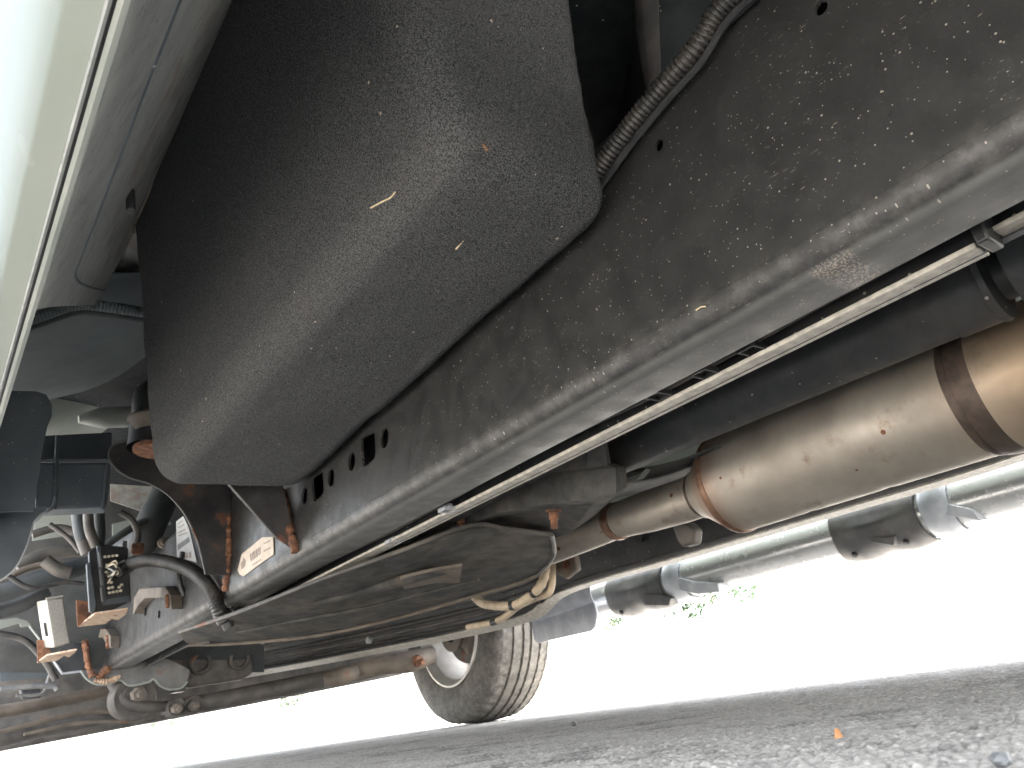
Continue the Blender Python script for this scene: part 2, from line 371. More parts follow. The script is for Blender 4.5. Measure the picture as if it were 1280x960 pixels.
# near frame rail: outer channel with holes
def holes_web():
    bm = bmesh.new()
    def loop(pts):
        vs = [bm.verts.new(p) for p in pts]
        return [bm.edges.new((vs[i], vs[(i + 1) % len(vs)])) for i in range(len(vs))]
    y0, y1, zt, zb = -.7, 3.05, .592, RZ + .024
    ys = np.linspace(y0, y1, 40)
    es = loop([Vector((RX, y, zb)) for y in ys] + [Vector((RX, y, zt)) for y in ys[::-1]])
    def rounded(px, k=.28):
        c = [P(*p, X=RX) for p in px]; out = []
        for i in range(len(c)):
            a, b_, d = c[i - 1], c[i], c[(i + 1) % len(c)]
            for t in (0, .5, 1):
                p0, p1 = b_.lerp(a, k), b_.lerp(d, k); out.append(p0.lerp(b_, t).lerp(b_.lerp(p1, t), t))
        return out
    hl = [rounded([(452, 548), (470, 540), (471, 573), (455, 585)], .16), rounded([(390.5, 598), (404.5, 589), (406.5, 616), (393.5, 629)], .16)]
    for (cx, cy, ry, rz) in ((482, 548, .0130, .0155), (441, 577, .0130, .0155), (415, 597, .0130, .0155), (382, 620, .0130, .0150), (825, 182, .0058, .0066), (1028, 11, .0058, .0066)):
        c = P(cx, cy, X=RX); hl.append([c + Vector((0, ry * math.cos(g), rz * math.sin(g))) for g in np.linspace(0, 2 * math.pi, 20, endpoint=False)])
    for h in hl: es += loop(h)
    bmesh.ops.triangle_fill(bm, use_beauty=True, use_dissolve=False, edges=es)
    dead = []
    for f in bm.faces:                      # faces inside a hole are not web
        c = f.calc_center_median()
        for h in hl:
            ys_, zs_ = [p.y for p in h], [p.z for p in h]
            if min(ys_) < c.y < max(ys_) and min(zs_) < c.z < max(zs_):
                ins = False
                for i in range(len(h)):
                    a, b_ = h[i - 1], h[i]
                    if (a.z > c.z) != (b_.z > c.z) and c.y < (b_.y - a.y) * (c.z - a.z) / (b_.z - a.z) + a.y: ins = not ins
                if ins: dead.append(f); break
    bmesh.ops.delete(bm, geom=dead, context='FACES_ONLY')
    bm.verts.ensure_lookup_table(); bm.verts.index_update()
    r = MB().add([v.co for v in bm.verts], [[v.index for v in f.verts] for f in bm.faces]); bm.free(); return r
web = holes_web()
fl_edge = .598
arc = [(RX + .024 - .024 * math.cos(a), RZ + .024 - .024 * math.sin(a)) for a in np.linspace(0, math.pi / 2, 10)]
web.prof(arc + [(fl_edge - .004, RZ), (fl_edge, RZ + .001)], -.7, 3.05, 30)
web.prof([(RX, .592), (RX + .004, .600), (RX + .012, .604), (.655, .604)], -.7, 3.05, 30)
rail = web.build('frame_rail', M['rail'], T, solid=.004, off=0)
inner = MB().prof([(.655, .600), (.655, .345), (.652, RZ + .002), (.646, RZ - .002)], -.7, 3.0, 20)
inner.build('inner_rail', M['black'], T, solid=.004)
# bright lower lip of the inner channel, two lengths with a gap
def lip_strip(y0, y1, xa=.630, xb=.656, z=RZ - .003):
    return MB().slab([(xa, y0, z), (xb, y0, z), (xb, y1, z), (xa, y1, z)], (0, 0, .005))
lip_strip(.172, 2.1).build('rail_lip', M['lip'], T, bevel=.001)
lip_strip(-.6, .158, .634, .6555, RZ + .004).build('rail_lip', M['lip'], T, bevel=.001)
MB().box((.632, .163, RZ + .008), (.03, .010, .03)).build('lip_strut', M['plastic'], T, bevel=.002)
har = MB(); har.tube(smooth_path([(.618 + .002 * math.sin(i * 1.7), -.6 + .22 * i, RZ + .016 + .003 * math.sin(i * 2.3)) for i in range(13)]), .0085, 10)
har.build('wiring_harness', M['hose'], T)
for px, py in ((560, 637), (492, 677), (822, 493), (880, 465), (940, 436)):
    big = px < 600; c = P(px, py, Z=RZ - (.001 if big else -.004))
    q = MB(); q.box(c + Vector((0, -.009, 0)), (.024, .0025, .006)); q.box(c + Vector((0, .009, 0)), (.024, .0025, .006)); q.box(c + Vector((-.011, 0, 0)), (.0025, .0155, .006)); q.box(c + Vector((.011, 0, 0)), (.0025, .0155, .006)); q.box(c + Vector((0, 0, .006)), (.007, .015, .003))
    q.build('harness_clip', M['silver'] if big else M['plastic'], T)
# stickers on the rail web
def sticker(pxs, x, m, name, bars, parentname=T, th=.0012):
    o = MB().slab([P(*p, X=x) for p in pxs], (th, 0, 0)).build(name, m, T)
    for (q, mm, nm) in bars:
        MB().slab([P(*p, X=x - .0004) for p in q], (.0003, 0, 0)).build(nm, mm, o)
    return o
br = []
A, B_, C_, D_ = (312, 693), (326, 682.5), (326.5, 692), (313.4, 702)
lerp2 = lambda a, b_, t: (a[0] + (b_[0] - a[0]) * t, a[1] + (b_[1] - a[1]) * t)
t = 0; random.seed(3)
while t < .97:
    w_ = random.choice((.04, .06, .09)); u = min(1, t + w_)
    br.append(([lerp2(A, B_, t), lerp2(A, B_, u), lerp2(D_, C_, u), lerp2(D_, C_, t)], M['ink'], 'bar')); t = u + random.choice((.03, .05))
for (a, b_) in (((329.5, 679), (337.5, 675)), ((329.5, 688.5), (338, 683.5)), ((315, 706), (326, 698.5))):
    br.append(([a, b_, (b_[0], b_[1] + 1.6), (a[0], a[1] + 1.6)], M['ink'], 'print_line'))
br.append(([(301, 705), (304.5, 697), (307, 700), (306, 708), (302, 712)], M['ink'], 'logo'))
sticker([(327.5, 671.7), (341, 671), (342, 692.8), (327.5, 703), (304, 720.5), (299.4, 718), (297, 712.5), (302, 692.8)], RX - .0045, M['paper'], 'barcode_label', br)
b2 = []
for k, yy in enumerate((652, 657, 663, 667)):
    b2.append(([(223, yy + 2), (226 + 2.0 * k + 2, yy - 2), (226 + 2.0 * k + 2, yy - .5), (223, yy + 3.5)], M['ink'], 'print_line'))
b2.append(([(222, 681), (236, 671), (237.5, 677), (222, 688)], M['grey'], 'print_band'))
for k in range(4):
    b2.append(([(224 + 4 * k, 694 - k), (226.5 + 4 * k, 692 - k), (227 + 4 * k, 697), (224.5 + 4 * k, 698)], M['ink'], 'print_line'))
sticker([(220, 652), (229, 645), (236, 660), (246, 703), (221, 696)], RX - .0045, M['white'], 'printed_label', b2)

# corrugated conduit lying on the rail
pth = [P(990, -75, X=.50), P(905, 5, X=.505), P(868, 62, X=.507), P(823, 114, X=.508), P(780, 168, X=.509), P(742, 222, X=.511), P(715, 262, X=.512)]
corrugated(MB(), smooth_path(pth, 20), .0105, .0052, .2).build('corrugated_conduit', M['conduit'], T, smooth=80)
MB().tube(smooth_path([p + Vector((.006, 0, -.012)) for p in pth], 8), .0040, 8).build('conduit_cable', M['plastic'], T)

# felt covered box between sill and rail
def felt_box():
    W, Lh, H, r, n = .27, .86, .40, .042, 72
    lo = {(0, 0): (.306, .405, .486), (1, 0): (.526, .425, .490), (0, 1): (.279, 1.315, .452), (1, 1): (.524, 1.285, .448)}
    hi = {(0, 0): (.196, .40, .875), (1, 0): (.522, .41, .875), (0, 1): (.194, 1.185, .875), (1, 1): (.516, 1.26, .875)}
    mb = MB(); half = np.array([W, Lh, H]) / 2
    def warp(p):
        u = (p + half) / (2 * half); o = np.zeros(3)
        for i in (0, 1):
            for j in (0, 1):
                wxy = (u[0] if i else 1 - u[0]) * (u[1] if j else 1 - u[1])
                o += wxy * ((1 - u[2]) * np.array(lo[i, j]) + u[2] * np.array(hi[i, j]))
        return o
    from mathutils import noise as mn
    for axis in range(3):
        for sg in (-1, 1):
            if axis == 2 and sg == 1: continue
            a1, a2 = [k for k in range(3) if k != axis]; rows = []
            for i in range(n + 1):
                row = []
                for j in range(n + 1):
                    p = np.zeros(3); p[axis] = sg * half[axis]
                    s1, s2 = -1 + 2 * i / n, -1 + 2 * j / n
                    p[a1] = math.copysign(abs(s1) ** .8, s1) * half[a1]; p[a2] = math.copysign(abs(s2) ** .8, s2) * half[a2]
                    rr = np.array([r, r, r]); c = np.clip(p, -half + rr, [half[0] - r, half[1] - r, half[2]]); d = p - c
                    L_ = np.linalg.norm(d); nn = d / max(L_, 1e-9)
                    if p[2] > half[2] - 1e-6: pass
                    q = c + nn * r if L_ > 1e-6 else p
                    q = q if L_ > 1e-6 else p
                    wq = Vector(warp(q)); k = mn.fractal(wq * 7, 1, 2, 3) * .004 + mn.fractal(wq * 60, 1, 2, 3) * .0009
                    nv = Vector(nn)
                    row.append(wq + nv * k)
                rows.append(row)
            mb.grid(rows)
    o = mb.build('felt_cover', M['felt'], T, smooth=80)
    bm = bmesh.new(); bm.from_mesh(o.data); bmesh.ops.remove_doubles(bm, verts=bm.verts, dist=.0004); bmesh.ops.recalc_face_normals(bm, faces=bm.faces); bm.to_mesh(o.data); bm.free()
    o.data.polygons.foreach_set('use_smooth', [True] * len(o.data.polygons)); o.data.set_sharp_from_angle(angle=R(80)); return o
fb = felt_box()
def fibres():
    me = fb.data; rg = np.random.default_rng(3); n = len(me.polygons)
    ar = np.zeros(n); me.polygons.foreach_get('area', ar); ce = np.zeros(n * 3); me.polygons.foreach_get('center', ce); ce = ce.reshape(-1, 3)
    no = np.zeros(n * 3); me.polygons.foreach_get('normal', no); no = no.reshape(-1, 3)
    K = 42000; ix = rg.choice(n, K, p=ar / ar.sum()); N = no[ix]; r_ = rg.normal(size=(K, 3)); r_ -= N * (r_ * N).sum(1)[:, None]; r_ /= np.linalg.norm(r_, axis=1)[:, None]
    B = np.cross(N, r_); c = ce[ix] + r_ * rg.uniform(-.008, .008, (K, 1)) + B * rg.uniform(-.008, .008, (K, 1)) + N * .0005
    L_ = rg.uniform(.0015, .0048, (K, 1)); w_ = rg.uniform(.00010, .00024, (K, 1))
    a = c - r_ * L_; d = c + r_ * L_ * .6 + N * rg.uniform(.0002, .0022, (K, 1)) + B * rg.uniform(-.002, .002, (K, 1))
    v = np.stack([a - B * w_, a + B * w_, d], 1).reshape(-1, 3)
    q = MB(); q.v = [tuple(p) for p in v]; q.f = [(3 * i, 3 * i + 1, 3 * i + 2) for i in range(K)]
    m2 = bpy.data.meshes.new('felt_fibres'); m2.from_pydata(q.v, [], q.f); m2.materials.append(generic('felt_fibre', (.07, .07, .07), (.19, .185, .18), 200, .8, bump=0, spec=.2))
    o = bpy.data.objects.new('felt_fibres', m2); COL.objects.link(o); o['kind'] = 'stuff'; o.parent = fb; o.matrix_parent_inverse = Matrix()
fibres()

# sill: painted outer panel, seam, inner wall
oy0, oy1 = -.7, 2.0
outer = [(-.10, .92), (-.095, .76), (-.060, .60), (-.020, .47), (.008, .418), (.016, .4055), (.0185, .4035), (.030, .4000), (.0335, .3985)]
MB().prof(outer, oy0, oy1, 20).build('rocker_panel', M['paint'], T, solid=.002)
MB().prof([(.0333, .3985), (.0345, .3962), (.0360, .3985)], oy0, oy1, 6).build('sill_seam', M['sill'], T, solid=.001)
MB().prof([(.0352, .4030), (.0396, .4030)], oy0, oy1, 6).build('seam_sealer', M['plastic'], T, solid=.002)
MB().prof([(.0387, .3990), (.0410, .3970), (.0437, .3985), (.0450, .410)], oy0, oy1, 6).build('sill_flange', M['pale'], T, solid=.001)
def proj(p):
    v = np.array(p) - np.array([0, 0, CH]); z = v[0] * LAT[2] + v[1] * AX[2] + v[2] * UP[2]
    return 640 + F * (v[0] * LAT[0] + v[1] * AX[0] + v[2] * UP[0]) / z, 480 + F * (v[0] * LAT[1] + v[1] * AX[1] + v[2] * UP[1]) / z
def sill_end(x, z):                       # where the inner sill panel stops
    lo, hi = .5, 2.5
    for _ in range(40):
        mid = (lo + hi) / 2; u, v = proj((x, mid, z))
        if v < np.interp(u, (-60, 62, 185, 300), (404, 383, 378, 372)): lo = mid
        else: hi = mid
    return lo
SN = Vector((.455, 0, -.158)).normalized(); SP = Vector((.047, 0, .42))
inn = [(.0445, .404), (.047, .42)] + [(.047 + .158 * t, .42 + .455 * t) for t in np.linspace(.05, 1, 16)] + [(.208, .879), (.25, .8795), (.32, .8795)]
ends = [sill_end(x, z) for x, z in inn]
MB().grid([[Vector((x, -.7 + (e + .7) * i / 24, z)) for (x, z), e in zip(inn, ends)] for i in range(25)]).build('inner_sill', M['sill'], T, solid=.002)
def on_sill(px, py, lift=.0):
    r = P(px, py, Y=1.0); o = Vector((0, 0, CH)); d = r - o; t = (SP - o).dot(SN) / d.dot(SN); return o + d * t + SN * lift
gp = smooth_path([on_sill(*p, .0006) for p in ((235, -30), (222, 0), (180, 108), (122, 262), (97, 326), (92, 341), (98, 353), (118, 361), (140, 365))], 10)
q = MB(); q.tube(gp, .0022, 8, flat=.7); q.build('panel_groove', M['liner'], T)
gq = smooth_path([on_sill(*p, .001) for p in ((300, -40), (290, 0), (225, 150), (172, 268), (164, 283), (167, 292))], 10)
q = MB(); q.tube(gq, .003, 8); q.build('panel_edge', M['brown'], T)
for (px, py, L_) in ((163, 238, 26), (161, 342, 20)):
    c = on_sill(px, py); e = c + Vector((.002, -.002, -.030 * L_ / 26)); 
    q = MB(); q.tube([c, e], pxr(c, 5.5), 12); q.build('sill_stud', M['plastic'], T, bevel=.001)
c = on_sill(160, 338); MB().lathe(c, (.1, -.1, -1), [(-.002, .004), (-.002, .010), (.003, .011), (.004, .006)], 20).build('stud_washer', M['grey'], T)
# end of the sill: rolled seam and footwell
sp_ = smooth_path([P(10, 408, Y=1.33), P(50, 395, Y=1.33), P(95, 381, Y=1.33), P(130, 383, Y=1.33), P(185, 391, Y=1.33), P(260, 400, Y=1.33)], 12)
q = MB(); corrugated(q, sp_, pxr(sp_[0], 8), .006, .12, 14); q.build('seam_bead', M['under'], T, smooth=80)
q = MB(); q.tube([p + Vector((0, .02, -.004)) for p in sp_], pxr(sp_[0], 6), 10); q.build('seam_bead', M['dark'], T)
fw = []
for Y, l in ((1.30, (352, 348, 344, 342, 340, 336)), (1.40, (404, 398, 390, 386, 384, 380)), (1.62, (450, 446, 440, 434, 428, 420)), (1.85, (505, 498, 490, 480, 468, 458)), (1.95, (516, 508, 499, 485, 470, 460))):
    fw.append([P(px, py, Y=Y) for px, py in zip((-60, 10, 62, 120, 190, 300), l)])
MB().grid(fw).build('footwell', M['under'], T, sub=2, solid=.003)
fw = []
for py, Y in ((-8, 2.0), (22, 2.02), (46, 2.08), (66, 2.3)):
    fw.append([P(px, y0 + py, Y=Y) for px, y0 in ((30, 505), (66, 498), (110, 486), (150, 476), (200, 468), (260, 462))])
MB().grid(fw).build('toe_board', M['pale'], T, sub=2, solid=.003)  # pale colour stands for the sunlit spot on this panel
q = MB(); pc = smooth_path([P(98, 524, Y=1.95), P(130, 522, Y=1.95), P(175, 520, Y=1.97), P(220, 515, Y=2.0)], 8)
n_ = len(pc); q.tube(pc, [pxr(pc[0], 15) * min(1, .35 + 2.2 * i / n_) for i in range(n_)], 16, flat=.9); q.build('toe_board_bulge', M['pale'], T)
# body mount on the outrigger: two plates, mount and washers
Y1, Y2 = 1.69, 1.325
pl1 = [(290, 575), (292, 719), (257, 718), (251, 692), (244, 668), (229, 640), (208, 617), (185, 604), (162, 597), (145, 586), (136, 571), (140, 558), (158, 551), (192, 549), (230, 560)]
S1 = smooth_path([P(*p, Y=Y1) for p in pl1[2:14]], 4)
MB().slab(S1 + [P(*p, Y=Y1) for p in (pl1[14], pl1[0], pl1[1])], (0, .005, 0)).build('outrigger_plate', M['blackrust'], T, bevel=.0015)
q = MB(); q.tube(S1, .0022, 8); q.build('plate_edge', M['grey'], T)  # rolled edge, coloured lighter for the light it catches
MB().slab([P(*p, Y=Y2) for p in ((270, 585), (287, 608), (345, 672), (372, 690), (355, 612), (350, 575))], (0, .005, 0)).build('outrigger_plate', M['blackrust'], T, bevel=.0015)
q = MB(); q.tube([P(287, 606, Y=Y2), P(345, 672, Y=Y2)], .0016, 8); q.build('plate_edge', M['grey'], T)  # lower edge likewise has its catch of light in the colour
def weld(pts, r, name='weld_seam', m='rust'):
    p = resample(smooth_path(pts, 8), .004); q = MB(); q.tube([a + Vector((0, random.uniform(-1, 1) * .001, random.uniform(-1, 1) * .001)) for a in p], [r * random.uniform(.75, 1.25) for _ in p], 8)
    return q.build(name, M[m], T)
weld([P(286, 640, X=RX - .004), P(287, 680, X=RX - .004), P(285, 716, X=RX - .004), P(282, 738, X=RX - .004)], .0085)
weld([P(351, 613, X=RX - .009), P(357, 640, X=RX - .009), P(363, 664, X=RX - .009), P(369, 690, X=RX - .006)], .0085)
def disc(c, ax, prof, name, m, seg=28): return MB().lathe(c, ax, prof, seg).build(name, M[m], T)
c = P(196, 566, Y=1.60); disc(c, (0, 0, 1), [(0, .001), (0, .040), (.004, .046), (.012, .046)], 'mount_washer', 'rust')
c2 = P(197, 530, Y=1.62); disc(c2, (0, 0, 1), [(-.02, .044), (0, .052), (.006, .060), (.012, .058), (.014, .040)], 'mount_ring', 'brown')
c3 = P(198, 508, Y=1.62); disc(c3, (0, 0, 1), [(-.03, .05), (0, .052), (.03, .050), (.05, .036), (.055, .001)], 'mount_cushion', 'plastic')
disc(P(196, 560, Y=1.64), (0, 0, 1), [(0, .058), (.03, .056), (.06, .056)], 'mount_cup', 'black')
# fender liner flaps and duct box
def flap(pxs, Y, m, name, th=.004, bevel=.001, ex=None):
    return MB().slab([P(*p, Y=Y) for p in pxs], ex or (0, th, 0)).build(name, M[m], T, bevel=bevel)
flap([(-70, 495), (5, 488), (46, 489), (58, 493), (65, 506), (65, 520), (59, 534), (54, 560), (48, 600), (42, 639), (-70, 642)], 1.55, 'liner', 'fender_liner')
lp = smooth_path([P(*p, Y=1.62) for p in ((60, 636), (54, 642), (44, 650), (40, 662), (33, 684), (22, 706), (10, 719), (-8, 728), (-70, 742))], 5)
MB().slab(lp + [P(-70, 632, Y=1.62), P(20, 632, Y=1.62)], (0, .004, 0)).build('fender_liner', M['liner'], T, bevel=.001)
q = MB(); q.tube(lp, .0016, 8); q.build('liner_edge', M['silver'], T)
ext = (.02, .12, .02)
flap([(44, 578), (138, 578), (137, 600), (133, 634), (60, 637), (44, 637)], 1.72, 'liner', 'duct_box', ex=ext, bevel=.006)
flap([(40, 545), (140, 540), (140, 577), (44, 577)], 1.80, 'under', 'duct_box', ex=ext, bevel=.004)
for a, b_ in (((72, 545), (68, 637)), ((134, 580), (128, 637)), ((48, 575), (137, 575))):
    q = MB(); q.tube([P(*a, Y=1.715), P(*b_, Y=1.715)], .004, 8); q.build('duct_rib', M['liner'], T)
q = MB(); q.tube(smooth_path([P(44, 652, Y=1.61), P(52, 643, Y=1.61), P(60, 639, Y=1.62), P(66, 634, Y=1.66), P(69, 622, Y=1.70)], 5), .003, 8); q.build('liner_edge', M['silver'], T)
# inner fender behind, with hoses and arms
MB().grid([[P(px, py, Y=Y) for px in (-40, 30, 90, 160, 230, 330)] for py, Y in ((560, 2.75), (640, 2.8), (720, 2.85), (800, 3.0), (840, 3.1))]).build('inner_fender', M['dark'], T, sub=1, solid=.004)
def hose(pts, Y, rpx, m, name, seg=14, r2=None):
    p = smooth_path([P(a, b_, Y=Y + dz) for a, b_, dz in pts], 8); n = len(p); r = pxr(p[0], rpx); r2 = pxr(p[0], r2) if r2 else r
    q = MB(); q.tube(p, [r + (r2 - r) * i / (n - 1) for i in range(n)], seg); return q.build(name, M[m], T)
hose([(215, 600, .1), (196, 640, 0), (176, 678, 0), (150, 690, .1)], 2.35, 17, 'dark', 'intake_hose')
hose([(182, 650, 0), (152, 668, 0), (112, 696, 0)], 2.3, 4.5, 'dark', 'support_rod')
hose([(98, 632, 0), (102, 665, 0), (112, 690, 0)], 2.2, 9, 'dark', 'brake_hose')
hose([(104, 676, 0), (110, 692, 0)], 2.17, 8, 'rod', 'hose_ferrule')
hose([(122, 630, 0), (124, 670, 0), (118, 700, 0)], 2.25, 7, 'dark', 'brake_hose')
hose([(20, 708, 0), (60, 692, 0), (108, 688, 0), (135, 690, 0)], 2.6, 8, 'rod', 'tie_rod')
hose([(-20, 748, 0), (40, 728, 0), (110, 706, 0), (150, 695, 0)], 2.5, 12, 'dark', 'upper_control_arm')
hose([(-20, 770, 0), (25, 757, 0), (60, 738, 0)], 2.55, 9, 'dark', 'sway_bar_link')
hose([(56, 700, 0), (72, 712, 0), (88, 716, 0)], 2.45, 8, 'rod', 'ball_joint')
flap([(140, 655), (200, 640), (215, 655), (180, 668), (142, 690)], 2.6, 'pale', 'inner_fender_rib')
flap([(45, 642), (95, 640), (95, 668), (40, 676)], 2.7, 'pale', 'inner_fender_rib')
flap([(138, 585), (200, 585), (215, 625), (180, 640), (138, 626)], 2.68, 'sill', 'inner_fender_rib')
q = MB(); q.box(P(155, 688, Y=2.2), (.012, .01, .05)); q.build('clip_tab', M['grey'], T, bevel=.002)
q = MB(); q.lathe(P(204, 679, Y=2.3), (0, -1, 0), [(0, .016), (.01, .016), (.012, .010), (.02, .010), (.021, .001)], 16); q.build('bolt', M['brown'], T)
q = MB(); q.box(P(172, 686, Y=2.2), (.03, .02, .03)); q.build('clip_tab', M['rust'], T, bevel=.006)
flap([(210, 700), (222, 700), (221, 735), (216, 740), (211, 735)], 2.28, 'black', 'clip_tab')

for pts, Y, r_, m_, nm in (([(-10, 735, 0), (30, 712, 0), (70, 705, 0), (108, 716, 0)], 2.5, 4, 'brown', 'brake_line'), ([(10, 720, 0), (40, 735, 0), (80, 728, 0), (105, 730, 0)], 2.4, 3, 'hose', 'brake_line'),
    ([(62, 655, 0), (85, 672, 0), (100, 690, 0)], 2.3, 3, 'rod', 'brake_line'), ([(150, 640, 0), (165, 650, 0), (172, 668, 0), (168, 690, 0)], 2.25, 4, 'rod', 'brake_line'),
    ([(40, 668, 0), (75, 660, 0), (110, 672, 0)], 2.6, 5, 'rod', 'tie_rod'), ([(-10, 790, 0), (30, 800, 0), (55, 825, 0), (70, 850, 0)], 2.7, 4, 'hose', 'wheel_sensor_cable'),
    ([(0, 862, 0), (40, 858, 0), (66, 858, 0), (72, 862, 0)], 2.9, 3.5, 'grey', 'wheel_sensor_cable'), ([(20, 870, 0), (52, 867, 0), (60, 850, 0), (64, 838, 0)], 2.95, 2, 'grey', 'wheel_sensor_cable'),
    ([(228, 690, 0), (224, 720, 0), (230, 745, 0)], 2.05, 3, 'plastic', 'wheel_sensor_cable'), ([(110, 640, 0), (112, 662, 0), (120, 684, 0)], 2.15, 6, 'rod', 'brake_hose')):
    hose(pts, Y, r_, m_, nm)
flap([(24, 858), (50, 856), (52, 872), (28, 874)], 2.98, 'plastic', 'sensor_connector', th=.03, bevel=.004)
flap([(0, 818), (60, 815), (75, 830), (70, 846), (0, 852)], 3.2, 'under', 'fender_panel')
# control unit with open connector
YC = 2.1
cu = MB().slab([P(*p, Y=YC) for p in ((110, 690), (124, 680), (160, 684), (164, 752), (128, 768), (114, 775))], (.02, .10, .012)).build('control_unit', M['plastic'], T, bevel=.004)
MB().slab([P(*p, Y=YC - .012) for p in ((108, 705), (113, 702), (121, 755), (119, 764), (112, 765))], (0, .012, 0)).build('connector_lever', M['liner'], cu, bevel=.002)
fr = [(121, 682), (126, 682), (133, 749), (162, 744), (163, 752), (128, 757)]
MB().slab([P(*p, Y=YC - .008) for p in fr], (0, .008, 0)).build('connector_frame', M['liner'], cu, bevel=.001)
for i in range(3):
    MB().slab([P(*p, Y=YC - .014) for p in ((123 + i, 690 + 22 * i), (126 + i, 690 + 22 * i), (128 + i, 708 + 22 * i), (125 + i, 708 + 22 * i))], (0, .006, 0)).build('connector_clip', M['grey'], cu, bevel=.001)
pins = [(131 + 5 * i, 696 - .6 * i) for i in range(4)] + [(137 + 4.6 * i, 741 - .9 * i) for i in range(4)] + [(136 + 4.6 * i, 735 - .9 * i) for i in range(2)] + [(149, 734), (152, 731)] + [(134, 706), (137, 711), (136, 720), (139, 728), (133, 715)]
for i, p in enumerate(pins):
    c = P(*p, Y=YC - .006); MB().lathe(c, (.1, -1, -.2), [(-.004, .0032), (.003, .0034), (.004, .0024), (.004, .0005)], 8).build('pin', M['pin'], cu)
random.seed(8)
for i in range(9):
    a = P(132 + random.uniform(0, 12), 702 + random.uniform(0, 28), Y=YC - .004); e = P(148, 714 + random.uniform(-4, 4), Y=YC - .03)
    q = MB(); q.tube(smooth_path([a, a.lerp(e, .5) + Vector((0, -.02, random.uniform(-.01, .01))), e], 6), .0021, 6)
    q.build('wire', M[('pin', 'white', 'rust', 'hose', 'pin', 'cream', 'hose', 'white', 'pin')[i]], cu)
hp = smooth_path([P(146, 714, Y=YC - .03), P(162, 705, Y=YC - .02), P(185, 700, Y=2.0), P(210, 703, Y=1.93), P(235, 711, Y=1.86), P(254, 725, Y=1.79), P(267, 745, Y=1.75), P(274, 762, Y=1.74), P(281, 776, Y=1.76)], 14)
q = MB(); corrugated(q, hp, .0165, .0056, .12, 18); q.build('control_unit_hose', M['conduit'], T, smooth=80)
q = MB(); q.lathe(P(279, 770, Y=1.75), P(284, 780, Y=1.75) - P(279, 770, Y=1.75), [(-.01, .016), (-.01, .019), (.012, .019), (.016, .012), (.03, .012)], 18); q.build('hose_end', M['plastic'], T)
for k, (a, b_) in enumerate((((281, 772), (300, 757)), ((286, 775), (306, 760)), ((292, 764), (318, 748)))):
    q = MB(); q.tube(smooth_path([P(*a, Y=1.78), P((a[0] + b_[0]) / 2, (a[1] + b_[1]) / 2 - 4, Y=1.78), P(*b_, Y=1.8)], 5), .0035, 8); q.build('wire', M[('grey', 'plastic', 'plastic')[k]], T)
q = MB(); q.box(P(304, 752, Y=1.8), (.02, .03, .018)); q.build('wire_plug', M['plastic'], T, bevel=.003)
q = MB(); q.box(P(285, 771, X=.6), (.02, .05, .008)); q.build('wire_clamp', M['alu'], T, bevel=.001)
# trays and hooks on the rail, aluminium module
zt = P(130, 776, Y=2.12).z
MB().slab([P(*p, Z=zt) for p in ((97, 784), (118, 768), (160, 762), (158, 768), (147, 776), (140, 774), (132, 780))], (0, 0, .005)).build('unit_tray', M['tray'], T, bevel=.0015)
flap([(95, 750), (112, 752), (117, 768), (97, 784)], 2.14, 'rust', 'tray_side')
zt2 = P(70, 824, Y=2.45).z
MB().slab([P(*p, Z=zt2) for p in ((46, 829), (58, 820), (96, 813), (93, 817), (86, 822), (80, 820), (72, 826))], (0, 0, .005)).build('module_tray', M['tray'], T, bevel=.0015)
flap([(46, 800), (60, 800), (64, 820), (47, 829)], 2.48, 'rust', 'tray_side')
mod = MB().slab([P(*p, Y=2.40) for p in ((57, 750), (79, 746), (88, 804), (67, 810))], (-.012, .09, .012)).build('metal_module', M['alu'], T, bevel=.004, seg=3)
MB().slab([P(*p, Y=2.396) for p in ((57, 747), (79, 743.5), (79.5, 746), (57.5, 749.5))], (0, .003, 0)).build('module_lid', M['alu'], mod, bevel=.001)
MB().slab([P(*p, Y=2.43) for p in ((58.5, 778), (60.5, 778), (63.5, 795), (61, 795))], (-.008, .002, 0)).build('module_slot', M['plastic'], mod)
for pts, X in ((((166, 768), (167, 748), (174, 736), (206, 733), (213, 744), (214, 762), (208, 758), (205, 747), (180, 748), (172, 757)), .50), (((98, 806), (101, 792), (106, 787), (132, 786), (138, 795), (138, 810), (133, 806), (128, 797), (108, 798)), .50)):
    MB().slab([P(*p, X=X) for p in pts], (.028, 0, 0)).build('rail_hook', M['brown'], T, bevel=.002)
for p in ((209, 752), (134, 802)): weld([P(p[0], p[1] - 7, X=.498), P(p[0] + 1, p[1] + 7, X=.498)], .006)
flap([(-20, 780), (0, 775), (20, 772), (34, 776), (40, 782), (26, 784), (24, 779), (-20, 792)], 2.6, 'pale', 'splash_edge')
hose([(37, 782, 0), (50, 799, 0)], 2.6, 1.6, 'pale', 'splash_edge')
q = MB(); q.box(P(181, 765, X=.525), (.004, .012, .02)); q.box(P(198, 768, X=.525), (.004, .010, .018)); q.build('slot', M['plastic'], T)

